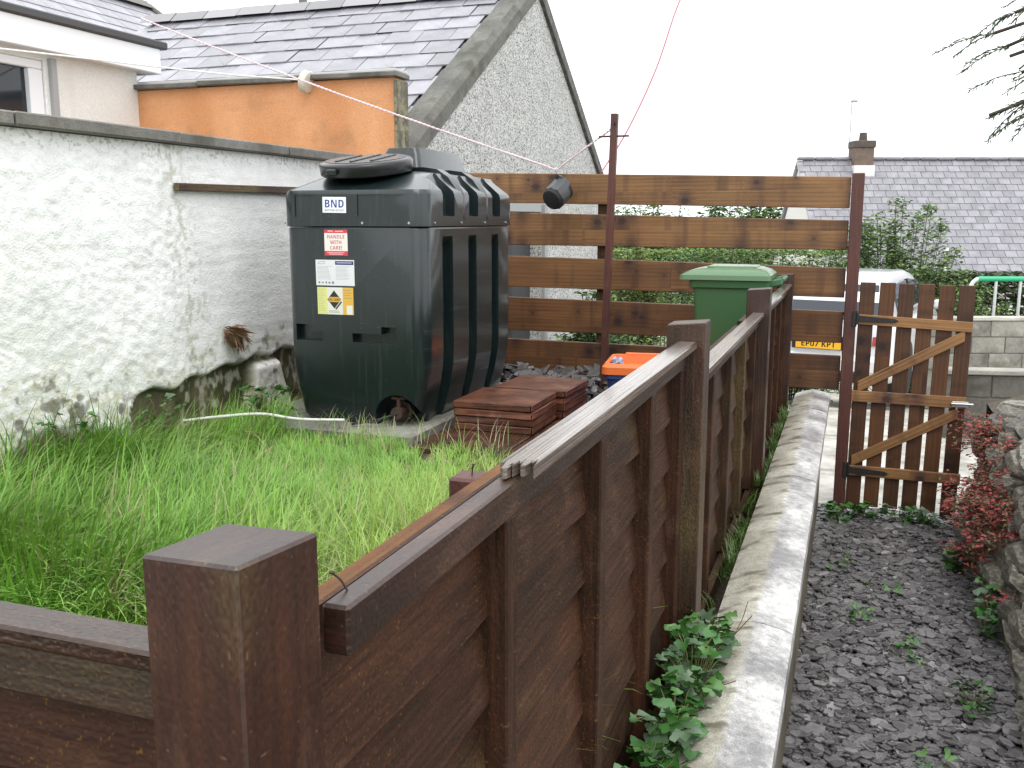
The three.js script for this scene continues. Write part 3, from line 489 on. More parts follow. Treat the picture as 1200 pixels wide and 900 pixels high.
{
  const t = thing('timber_fence', 'dark timber fence with flat weathered cap in front of the long grass', 'fence');
  const x1 = -0.509, x0 = -2.9, L = x1 - x0, xc = (x0 + x1) / 2;
  part('cap', cbox(L, 0.018, 0.045, 0.003), mat(S.fence, 0.3, 0.003, { color: new THREE.Color(0.95, 0.95, 1) }), t, xc, 1.512, -0.607);
  part('rail', cbox(L, 0.047, 0.03, 0.003), mat(S.fenceOld, 0.55, 0.003, { color: new THREE.Color(0.8, 0.8, 0.75) }), t, xc, 1.4795, -0.604);
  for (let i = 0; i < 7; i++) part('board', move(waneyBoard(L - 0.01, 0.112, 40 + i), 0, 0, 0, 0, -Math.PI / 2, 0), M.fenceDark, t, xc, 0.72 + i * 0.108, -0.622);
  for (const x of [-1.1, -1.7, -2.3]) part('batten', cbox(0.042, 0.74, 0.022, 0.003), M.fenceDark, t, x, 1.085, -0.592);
  post(t, x0 - 0.1, x0, -0.65, -0.56, 1.56, 0.3, M.post);
}
{
  const t = thing('plank_fence', 'tall fence of five wide horizontal knotty planks behind the oil tank', 'fence');
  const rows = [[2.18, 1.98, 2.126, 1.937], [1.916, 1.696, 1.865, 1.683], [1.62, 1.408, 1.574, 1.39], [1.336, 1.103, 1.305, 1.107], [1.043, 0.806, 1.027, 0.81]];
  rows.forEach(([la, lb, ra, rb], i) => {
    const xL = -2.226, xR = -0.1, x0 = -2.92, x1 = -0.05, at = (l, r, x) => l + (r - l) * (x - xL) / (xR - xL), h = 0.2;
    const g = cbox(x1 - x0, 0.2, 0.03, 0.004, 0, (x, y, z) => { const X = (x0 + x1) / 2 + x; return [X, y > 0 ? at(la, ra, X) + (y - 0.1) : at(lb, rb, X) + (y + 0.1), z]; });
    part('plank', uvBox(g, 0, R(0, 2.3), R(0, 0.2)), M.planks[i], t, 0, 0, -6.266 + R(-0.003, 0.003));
  });
  part('post', cbox(0.072, 2.2, 0.072, 0.005, 1), M.redPost, t, -0.009, 1.045, -6.236);
  for (const x of [-1.6, -2.8]) part('post', cbox(0.08, 2.0, 0.075, 0.004, 1), M.fenceOld, t, x, 1.0, -6.32);
}
{
  const t = thing('garden_gate', 'brown slatted timber gate with pale diagonal braces at the path end', 'gate', 0, 0, -6.2);
  for (let i = 0; i < 6; i++) { const x = 0.078 + i * 0.1108; part('slat', cbox(0.088, 1.41 + (i % 2 ? 0.006 : 0), 0.018, 0.003, 1), M.slats[i % 3], t, x, 0.785 - i * 0.002, -0.032, 0, 0, -0.012 + R(-0.004, 0.004)); }
  const rails = [[1.296, 1.234, 1.268, 1.207], [0.82, 0.75, 0.815, 0.745], [0.342, 0.278, 0.338, 0.27]];
  rails.forEach(([a, b, c, d], i) => part('rail', cbox(0.655, (a - b + c - d) / 2, 0.022, 0.003, 0), M.gateRail[i % 2], t, 0.352, (a + b + c + d) / 4, -0.011, 0, 0, Math.atan2(c - a, 0.655)));
  for (const [x0, y0, x1, y1] of [[0.045, 0.835, 0.66, 1.195], [0.035, 0.36, 0.655, 0.725]]) {
    const L = Math.hypot(x1 - x0, y1 - y0), a = Math.atan2(y1 - y0, x1 - x0), k = 0.06;
    part('brace', cbox(L, k, 0.02, 0.003, 0, (x, y, z) => [x + (x > 0 ? y * 0.55 - 0.02 : y * 0.55 + 0.015), y, z]), M.gateRail[1], t, (x0 + x1) / 2, (y0 + y1) / 2, -0.0125, 0, 0, a);
  }
  for (const y of [1.268, 0.312]) { const sh = new THREE.Shape(); sh.moveTo(0, -0.02); sh.lineTo(0.22, -0.012); sh.lineTo(0.24, 0); sh.lineTo(0.22, 0.012); sh.lineTo(0, 0.02); sh.closePath(); const h = part('hinge', uvBox(new THREE.ExtrudeGeometry(sh, { depth: 0.004, bevelEnabled: false }), 0), M.blackIron, t, 0.03, y, 0.001, 0, 0, -0.03); part('hinge_plate', cbox(0.03, 0.1, 0.012, 0.002), M.blackIron, h, -0.012, 0, 0); part('pin', cyl(0.008, 0.008, 0.07, 8), M.blackIron, h, 0.003, 0, 0.006); for (const x of [0.06, 0.13, 0.2]) part('screw', move(cyl(0.005, 0.005, 0.003, 8), 0, 0, 0, Math.PI / 2), M.rust, h, x, 0, 0.005); }
  const l = part('bolt', cbox(0.09, 0.035, 0.006, 0.002), M.zinc, t, 0.645, 0.772, 0.004); part('bolt_bar', move(cyl(0.007, 0.007, 0.12, 8), 0, 0, 0, 0, 0, Math.PI / 2), M.zinc, l, 0.01, 0.004, 0.01); part('bolt_knob', cyl(0.008, 0.006, 0.03, 8), M.zinc, l, -0.02, -0.02, 0.012);
}

// ================================================================ oil tank
function canvasTex(w, h, draw) { const c = document.createElement('canvas'); c.width = w; c.height = h; const x = c.getContext('2d'); draw(x, w, h); const t = new THREE.CanvasTexture(c); t.colorSpace = THREE.SRGBColorSpace; return t; }
{
  const cx = -2.232, cz = -4.595, t = thing('oil_tank', 'dark green ribbed plastic oil tank with black filler cap and stickers', 'oil tank', cx, 0.895, cz);
  const ring = (hw, hd, r, y) => roundRect(hw, hd, r, 0, y, 0, 6);
  const Y = (y) => y - 0.895, top = (hw, hd, y, dz) => roundRect(hw, hd, 0.08, 0, y, dz, 6);
  const bodyG = loft([ring(0.3, 0.578, 0.05, Y(0.897)), ring(0.315, 0.588, 0.06, Y(0.92)), ring(0.352, 0.593, 0.07, Y(1.06)), ring(0.37, 0.595, 0.075, Y(1.16)), ring(0.374, 0.595, 0.075, Y(1.26)), ring(0.374, 0.595, 0.075, Y(1.825)), ring(0.371, 0.592, 0.075, Y(1.832))]);
  const lidG = loft([ring(0.368, 0.589, 0.075, Y(1.834)), ring(0.382, 0.603, 0.08, Y(1.838)), ring(0.382, 0.603, 0.08, Y(1.985)), ring(0.374, 0.595, 0.08, Y(2.005)), top(0.30, 0.48, Y(2.07), -0.07), top(0.285, 0.44, Y(2.09), -0.11), top(0.2, 0.36, Y(2.105), -0.13)]);
  const ev = new Evaluator(); ev.useGroups = false; ev.attributes = ['position', 'normal', 'uv'];
  const cut = (base, tools) => { let b = new Brush(base); b.updateMatrixWorld(); for (const g of tools) { const k = new Brush(g); k.updateMatrixWorld(); b = ev.evaluate(b, k, SUBTRACTION); } return b.geometry; };
  const fl = [[-4.179, -4.351], [-4.507, -4.661], [-4.838, -4.985]], tools = [], lidTools = [];
  for (const [a, b] of fl) for (const s of [-1, 1]) {
    const z = (a + b) / 2 - cz, w = (a - b) * 0.92;
    tools.push(loft([[0.86, 0.285], [1.0, 0.29], [1.2, 0.325], [1.74, 0.325], [1.79, 0.37]].map(([y, x]) => { const q = [[x * s, Y(y), z - w / 2 + 0.02], [0.5 * s, Y(y), z - w / 2], [0.5 * s, Y(y), z + w / 2], [x * s, Y(y), z + w / 2 - 0.02]]; return s > 0 ? q.reverse() : q; })));
    lidTools.push(loft([[1.885, 0.355], [1.9, 0.335], [1.96, 0.335], [2.03, 0.31], [2.12, 0.255]].map(([y, x]) => { const q = [[x * s, Y(y), z - w / 2 + 0.012], [0.5 * s, Y(y), z - w / 2], [0.5 * s, Y(y), z + w / 2], [x * s, Y(y), z + w / 2 - 0.012]]; return s > 0 ? q.reverse() : q; })));
  }
  const slot = (x0, x1, y0, y1) => move(new THREE.BoxGeometry(x1 - x0, y1 - y0, 0.1), (x0 + x1) / 2 - cx, Y((y0 + y1) / 2), 0.6);
  tools.push(slot(-2.244, -2.009, 1.29, 1.333), slot(-2.089, -2.009, 1.333, 1.368), slot(-2.475, -2.404, 1.29, 1.333), slot(-2.555, -2.475, 1.29, 1.368));
  tools.push(move(ni(new THREE.CylinderGeometry(0.115, 0.115, 0.24, 24)), -2.02 - cx, Y(0.93), 0.56, Math.PI / 2, 0, 0));
  part('tank_body', uvBox(smooth(cut(bodyG, tools), 32), 0, 0, 0), M.tank, t);
  lidTools.push(move(new THREE.BoxGeometry(0.165, 0.1, 0.02), -2.113 - cx, Y(1.933), 0.607), move(new THREE.BoxGeometry(0.107, 0.1, 0.02), -2.477 - cx, Y(1.933), 0.607));
  part('tank_top', uvBox(smooth(cut(lidG, lidTools), 32), 0, 3, 3), M.tank, t);
  // raised spine and curved ribs on top
  part('spine', uvBox(smooth(loft([[2.09, 0.13, 0.33], [2.2, 0.105, 0.3], [2.235, 0.09, 0.285], [2.238, 0.07, 0.26]].map(([y, hw, hd]) => roundRect(hw, hd, 0.03, -0.02, Y(y), -0.27, 4))), 35), 2), M.tank, t);
  for (const z of [-4.43, -4.75]) for (const s of [-1, 1]) part('rib', uvBox(smooth(loft([[0.08, 2.125], [0.2, 2.125], [0.27, 2.115], [0.33, 2.075], [0.37, 2.02], [0.384, 1.99], [0.386, 1.9], [0.384, 1.87]].map(([x, y]) => { const w = 0.028, d = 0.05, q = [[x * s, Y(y), z - cz - w], [x * s - 0.01 * s, Y(y) + 0.0, z - cz + w], [(x - d * 0.6) * s, Y(y) - d, z - cz + w], [(x - d * 0.6) * s, Y(y) - d, z - cz - w]]; return s > 0 ? q.reverse() : q; })), 40), 0), M.tank, t);
  const cap = part('filler_cap', ni(new THREE.LatheGeometry([[0.0, -0.03], [0.205, -0.03], [0.215, -0.02], [0.218, 0.03], [0.212, 0.045], [0.19, 0.052], [0.185, 0.045], [0.0, 0.05]].map(([a, b]) => new THREE.Vector2(a, b)), 48)), plain(0.014, 0.015, 0.016, 0.25), t, -0.045, Y(2.118), 0.345, 0.17, 0, 0); cap.scale.set(1.05, 0.85, 1.05); part('cap_disc_sheen', cyl(0.188, 0.188, 0.006, 40), plain(0.06, 0.062, 0.064, 0.22), cap, 0, 0.051, 0);  // disc on the cap: lighter grey paints in the wet sky reflection
  for (let i = -1; i <= 1; i++) part('cap_rib', cbox(0.014, 0.008, 0.3 - Math.abs(i) * 0.05, 0.003), M.blackPlastic, cap, i * 0.09, 0.057, 0);
  part('cap_clasp', cbox(0.05, 0.035, 0.03, 0.006), M.blackPlastic, cap, -0.06, 0.01, 0.22);
  for (const x of [-2.59, -2.17, -1.93]) part('bolt', move(cyl(0.006, 0.006, 0.006, 8), 0, 0, 0, Math.PI / 2), M.zinc, t, x - cx, Y(1.853), 0.603); for (const z of [-4.1, -4.42, -4.74, -5.06]) part('bolt', move(cyl(0.006, 0.006, 0.006, 8), 0, 0, 0, 0, 0, Math.PI / 2), M.zinc, t, 0.383, Y(1.853), z - cz);
  const valve = part('valve', join([move(cyl(0.03, 0.03, 0.1, 14), 0, 0, 0.0, Math.PI / 2), move(cyl(0.05, 0.05, 0.03, 8), 0, 0, -0.04, Math.PI / 2), move(cyl(0.012, 0.012, 0.06, 8), 0, 0.04, 0.02), move(cbox(0.08, 0.012, 0.018, 0.004), 0, 0.07, 0.02)]), M.rust, t, -2.02 - cx, Y(0.955), 0.545);
  part('fuel_pipe', tube([[0, 0, 0.05], [-0.03, -0.01, 0.09], [-0.1, -0.03, 0.11], [-0.2, -0.05, 0.12]], 0.006, 16, 6), M.blackPlastic, valve);
  const sticker = (x0, x1, y0, y1, tex, zf, name) => part(name, cbox(x1 - x0, y1 - y0, 0.0012, 0.0002), (() => { const m = new THREE.MeshStandardMaterial({ roughness: 0.35, map: tex }); return m; })(), t, (x0 + x1) / 2 - cx, Y((y0 + y1) / 2), zf);
  const fitUV = (m) => { const g = m.geometry, p = g.attributes.position; g.computeBoundingBox(); const b = g.boundingBox, uv = g.attributes.uv; for (let i = 0; i < p.count; i++) uv.setXY(i, (p.getX(i) - b.min.x) / (b.max.x - b.min.x), (p.getY(i) - b.min.y) / (b.max.y - b.min.y)); return m; };
  const bars = (x, list, col) => { x.fillStyle = col; for (const [a, b, w, h] of list) x.fillRect(a, b, w, h); };
  fitUV(sticker(-2.378, -2.253, 1.9, 1.973, canvasTex(256, 150, (x, w, h) => { x.fillStyle = '#eef1f4'; x.fillRect(0, 0, w, h); x.fillStyle = '#2b3f86'; x.textAlign = 'center'; x.font = 'bold 104px sans-serif'; x.fillText('BND', w / 2, 100, 226); x.fillStyle = '#555a66'; x.font = 'bold 26px sans-serif'; x.fillText('BOTTOM OUTLET', w / 2, 136, 226); }), 0.6045, 'brand_sticker')).rotation.z = -0.015;
  fitUV(sticker(-2.379, -2.255, 1.7, 1.822, canvasTex(256, 256, (x, w, h) => { x.fillStyle = '#e9e4dc'; x.fillRect(0, 0, w, h); x.fillStyle = '#d23f4c'; x.fillRect(0, 0, w, 34); x.fillRect(0, h - 46, w, 46); x.textAlign = 'center'; x.font = 'bold 50px sans-serif'; x.fillStyle = '#c2616a'; x.fillText('HANDLE', w / 2, 88, 220); x.fillText('WITH', w / 2, 142); x.fillText('CARE!', w / 2, 196); bars(x, [[40, 10, 60, 8], [120, 12, 90, 8], [30, 224, 190, 6], [50, 238, 150, 6]], '#f1cdd0'); }), 0.5965, 'warning_sticker'));
  fitUV(sticker(-2.431, -2.223, 1.558, 1.68, canvasTex(384, 224, (x, w, h) => { x.fillStyle = '#dfe1e2'; x.fillRect(0, 0, w, h); x.fillStyle = '#2c3160'; x.fillRect(196, 10, 180, 32); const l = []; for (let i = 0; i < 11; i++) { l.push([14, 56 + i * 11, 150 - (i * 37) % 40, 3]); l.push([200, 56 + i * 11, 150 - (i * 23) % 50, 3]); } bars(x, l, '#a4a7ab'); bars(x, [[210, 20, 150, 9]], '#aeb3cc'); bars(x, [[24, 190, 16, 16], [56, 194, 22, 10], [96, 188, 12, 20], [124, 192, 20, 14], [160, 188, 18, 20]], '#6d7075'); x.strokeStyle = '#84878c'; x.lineWidth = 4; x.beginPath(); x.ellipse(60, 26, 36, 10, -0.1, 0, 6.3); x.stroke(); }), 0.5965, 'information_sticker'));
  fitUV(sticker(-2.427, -2.232, 1.42, 1.55, canvasTex(320, 214, (x, w, h) => { x.fillStyle = '#dfe0d6'; x.fillRect(0, 0, w, h); x.fillStyle = '#d9db8e'; x.fillRect(0, 0, 88, h); x.fillStyle = '#e0b24a'; x.fillRect(226, 0, 94, h); x.fillStyle = '#e3e4dc'; x.fillRect(258, 140, 52, 70); const dia = (s, c) => { x.fillStyle = c; x.beginPath(); x.moveTo(150, 96 - s); x.lineTo(150 + s * 0.85, 96); x.lineTo(150, 96 + s); x.lineTo(150 - s * 0.85, 96); x.closePath(); x.fill(); }; dia(72, '#2a2a22'); dia(62, '#2a2a22'); x.fillStyle = '#d8a93a'; x.beginPath(); x.moveTo(94, 92); x.lineTo(110, 76); x.lineTo(192, 76); x.lineTo(208, 100); x.lineTo(190, 116); x.lineTo(108, 116); x.closePath(); x.fill(); x.fillStyle = '#2a2a22'; x.textAlign = 'center'; x.font = 'bold 24px sans-serif'; x.fillText('OIL CARE', 150, 105, 100); x.save(); x.translate(188, 142); x.rotate(-0.85); x.fillRect(-40, -6, 80, 12); x.restore(); const l = []; for (let i = 0; i < 14; i++) l.push([8, 14 + i * 13, 62 - (i * 17) % 22, 3]); bars(x, l, '#b9bb78'); bars(x, [[100, 184, 90, 4], [96, 194, 100, 4], [236, 20, 66, 4], [236, 40, 70, 4], [236, 60, 60, 4], [236, 80, 70, 4]], '#8d8a74'); }), 0.5965, 'safety_sticker'));
}
{
  single('tank_plinth', (() => { const g = cbox(0.98, 0.09, 1.5, 0.012, 2); return g; })(), M.concreteMid, 'thick mossy concrete slab under the oil tank', 'slab', -2.36, 0.848, -4.6);
  single('white_cable', tube([[-2.95, 0.93, -3.62], [-2.8, 0.945, -3.7], [-2.62, 0.955, -3.78], [-2.45, 0.935, -3.82], [-2.22, 0.938, -3.86]], 0.0075, 40, 8), plain(0.7, 0.7, 0.66, 0.4), 'white cable lying over the grass in front of the oil tank', 'cable');
}
// ---------------------------------------------------------------- stacked red slabs and the wet paving they stand on
{
  const slabG = [0, 1, 2].map((i) => cbox(0.4, 0.034, 0.4, 0.004, 0, (x, y, z) => [x + R(-0.003, 0.003), y, z + R(-0.003, 0.003)]));
  const stack = (x, z, n, ry, y0, where) => { for (let i = 0; i < n; i++) single('paving_slab', slabG[i % 3], M.tiles[(i * 2 + 1) % 3], i === n - 1 ? `wet red slab on top of the ${where} stack` : i === 0 ? `red slab at the bottom of the ${where} stack` : `red slab ${['second', 'third', 'fourth'][i - 1]} up in the ${where} stack`, 'paving slab', x + R(-0.006, 0.006), y0 + 0.018 + i * 0.0362, z + R(-0.006, 0.006), ry + R(-0.02, 0.02), 'red slabs stacked by the tank'); };
  stack(-1.59, -4.36, 4, 0.0, 0.862, 'front'); stack(-1.55, -4.79, 4, -0.02, 0.862, 'rear');
  const pg = [0, 1].map(() => cbox(0.44, 0.03, 0.44, 0.005)), pt = thing('paving', 'wet brown paving slabs around the slab stacks', 'paving');
  for (let i = 0; i < 4; i++) for (let j = 0; j < 3; j++) { const x = -1.62 + i * 0.45 , z = -3.98 - j * 0.45; if (x > -0.45) continue; part('slab', pg[(i + j) % 2], M.pave ??= mat(S.tile, 0.2, 0.003, { color: new THREE.Color(0.4, 0.46, 0.48) }), pt, x, 0.846 + R(-0.003, 0.003), z, R(-0.01, 0.01), R(-0.01, 0.01), R(-0.01, 0.01)); }
}
// ---------------------------------------------------------------- clothes post, lines, bag, pulley
{
  const t = thing('clothes_post', 'thin red brown square clothes post with a metal crossbar', 'post');
  part('shaft', cbox(0.042, 1.95, 0.042, 0.003, 1), M.redPost, t, -1.468, 1.535, -5.9, 0, 0, -0.027);
  part('crossbar', move(cyl(0.006, 0.006, 0.19, 8), 0, 0, 0, 0, 0, Math.PI / 2), M.rust, t, -1.446, 2.375, -5.9); part('hook', tube([[0, 0, 0], [0.01, 0.01, 0.02], [0.0, 0.03, 0.03]], 0.004, 8, 5), M.rust, t, -1.44, 2.44, -5.878);
  const pink = [], n = 40, A = V3(-5.3, 3.4, -6.3), B = V3(-1.868, 2.19, -6.08), C = V3(-1.447, 2.43, -5.9);
  for (let i = 0; i <= n; i++) { const u = i / n, p = A.clone().lerp(B, u); p.y -= 0.1 * u * (1 - u); pink.push([p.x, p.y, p.z]); } for (let i = 1; i <= 8; i++) { const p = B.clone().lerp(C, i / 8); pink.push([p.x, p.y, p.z]); }
  const rope = (pts, r) => join([0, Math.PI].map((ph) => { const c = new THREE.CatmullRomCurve3(pts.map((p) => V3(...p))), m = []; for (let i = 0; i <= 420; i++) { const q = c.getPoint(i / 420), a = i * 0.9 + ph; m.push([q.x, q.y + Math.cos(a) * r * 0.6, q.z + Math.sin(a) * r * 0.6]); } return tube(m, r * 0.75, 700, 4); }));
  single('clothes_line', rope(pink, 0.0062), plain(0.72, 0.58, 0.62, 0.6), 'pink and white twisted clothes line from the extension to the post', 'clothes line');
  single('clothes_line', tube([[-5.35, 2.93, -4.4], [-4.9, 2.915, -5.1], [-4.3, 2.885, -5.9], [-3.9, 2.88, -6.34]], 0.006, 60, 5), plain(0.75, 0.75, 0.75, 0.5), 'thin white line crossing the extension window to the pulley', 'clothes line');
  single('overhead_wire', tube([[-1.2, 3.75, -7.5], [-1.31, 3.45, -7.3], [-1.4, 2.9, -6.9], [-1.52, 2.45, -6.55], [-1.62, 2.18, -6.29]], 0.006, 50, 5), plain(0.42, 0.14, 0.16, 0.6), 'thin red wire hanging down from the sky to the plank fence', 'wire');
  const pu = thing('line_pulley', 'cream round line pulley on the orange outhouse wall', 'pulley', -3.89, 2.872, -6.36);
  part('wheel', move(ni(new THREE.LatheGeometry([[0, -0.03], [0.07, -0.03], [0.08, -0.02], [0.07, -0.006], [0.07, 0.006], [0.08, 0.02], [0.07, 0.03], [0, 0.03]].map(([a, b]) => new THREE.Vector2(a, b)), 28)), 0, 0, 0, 0, 0, Math.PI / 2 - 0.25), plain(0.6, 0.58, 0.5, 0.5), pu); part('bracket', cbox(0.03, 0.05, 0.08, 0.004), M.zinc, pu, 0, 0.0, -0.02);
  const bag = thing('peg_bag', 'black round peg bag hanging from the clothes line', 'bag', -1.868, 2.19, -6.08);
  const f = V3(-0.02, -0.2, 0.06), b = V3(0.035, -0.125, -0.06), ax = b.clone().sub(f).normalize(), q = new THREE.Quaternion().setFromUnitVectors(V3(0, 1, 0), ax);
  const ringAt = (c, r, sq = 1) => Array.from({ length: 20 }, (_, i) => { const a = -i / 20 * Math.PI * 2, v = V3(Math.cos(a) * r, 0, Math.sin(a) * r * sq).applyQuaternion(q).add(c); return [v.x, v.y, v.z]; });
  part('drum', smooth(loft([ringAt(f.clone().addScaledVector(ax, 0.0), 0.055), ringAt(f.clone().addScaledVector(ax, 0.004), 0.068), ringAt(f.clone().addScaledVector(ax, 0.02), 0.074), ringAt(f.clone().addScaledVector(ax, 0.1), 0.072), ringAt(b, 0.07)]), 40), plain(0.012, 0.012, 0.014, 0.75), bag);
  part('fabric', smooth(loft([[f.clone().addScaledVector(ax, 0.03), 0.077], [f.clone().addScaledVector(ax, 0.1).add(V3(0, 0.004, 0)), 0.078], [b.clone().add(V3(-0.005, 0.035, 0.005)), 0.06], [V3(0.004, -0.05, -0.01), 0.018], [V3(0, -0.03, 0), 0.006]].map(([c, r], i) => ringAt(c, r).map((p, k) => [p[0] + 0.004 * Math.sin(k * 2.4 + i), p[1] + 0.003 * Math.cos(k * 3.1), p[2]]))), 30), plain(0.055, 0.057, 0.062, 0.5), bag);
  part('hook', tube([[0, -0.035, 0], [0.004, -0.01, 0.004], [0.0, 0.004, 0], [-0.006, -0.006, 0]], 0.003, 14, 5), M.zinc, bag);
}

// ================================================================ bins
{
  const t = thing('wheelie_bin', 'green wheelie bin with closed lid in front of the plank fence', 'bin', -0.675, 0.655, -5.8, 0); t.scale.set(0.82, 0.88, 0.8);
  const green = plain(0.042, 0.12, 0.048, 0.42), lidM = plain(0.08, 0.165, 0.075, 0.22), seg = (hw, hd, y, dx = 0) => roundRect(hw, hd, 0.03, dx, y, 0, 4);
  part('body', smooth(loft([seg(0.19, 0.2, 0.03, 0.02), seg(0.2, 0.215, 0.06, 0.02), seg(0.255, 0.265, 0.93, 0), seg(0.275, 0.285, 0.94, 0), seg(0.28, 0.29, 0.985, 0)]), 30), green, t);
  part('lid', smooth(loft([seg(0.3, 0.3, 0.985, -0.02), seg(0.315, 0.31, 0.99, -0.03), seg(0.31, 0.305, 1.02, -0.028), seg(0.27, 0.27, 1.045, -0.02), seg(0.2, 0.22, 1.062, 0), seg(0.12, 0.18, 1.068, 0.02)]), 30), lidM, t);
  part('lid_lip', cbox(0.07, 0.03, 0.4, 0.01), lidM, t, -0.325, 1.0, 0); part('lid_ridge', cbox(0.34, 0.014, 0.34, 0.006), lidM, t, 0.0, 1.068, 0);
  for (const z of [-0.2, 0.2]) part('handle_arm', cbox(0.12, 0.05, 0.04, 0.01), green, t, 0.3, 0.97, z, 0, 0, 0.25); part('handle', move(cyl(0.014, 0.014, 0.42, 10), 0, 0, 0, Math.PI / 2), green, t, 0.355, 0.99, 0);
  for (const z of [-0.23, 0.23]) part('wheel', join([move(cyl(0.1, 0.1, 0.045, 20), 0, 0, 0, Math.PI / 2), move(cyl(0.04, 0.04, 0.055, 12), 0, 0, 0, Math.PI / 2)]), M.blackPlastic, t, 0.19, 0.1, z);
}
{
  const t = thing('recycling_box', 'blue recycling box with orange rim beside the clothes post', 'box', -1.06, 0.585, -5.36, 0.12);
  const blue = plain(0.03, 0.06, 0.2, 0.4), seg = (hw, hd, y) => roundRect(hw, hd, 0.04, 0, y, 0, 4);
  part('body', smooth(loft([seg(0.2, 0.15, 0.0), seg(0.21, 0.16, 0.01), seg(0.245, 0.195, 0.4), seg(0.262, 0.212, 0.405), seg(0.262, 0.212, 0.425)]), 30), blue, t);
  part('rim', smooth(loft([seg(0.262, 0.212, 0.426), seg(0.272, 0.222, 0.43), seg(0.27, 0.22, 0.47), seg(0.255, 0.205, 0.49), seg(0.235, 0.185, 0.488), seg(0.225, 0.175, 0.44), seg(0.1, 0.1, 0.436)]), 30), plain(0.75, 0.16, 0.03, 0.4), t);
  part('rim_ridge', cbox(0.4, 0.02, 0.03, 0.006), plain(0.75, 0.16, 0.03, 0.4), t, 0.02, 0.49, -0.2);
  part('crumpled_wrapper', (() => { const g = new THREE.IcosahedronGeometry(0.032, 2), p = g.attributes.position; for (let i = 0; i < p.count; i++) { const k = 0.6 + 0.8 * hsh(Math.round(p.getX(i) * 900), Math.round(p.getY(i) * 900 + p.getZ(i) * 300), 7); p.setXYZ(i, p.getX(i) * k, p.getY(i) * k, p.getZ(i) * k); } g.computeVertexNormals(); return g; })(), plain(0.3, 0.36, 0.5, 0.3), t, -0.2, 0.47, 0.06);
}
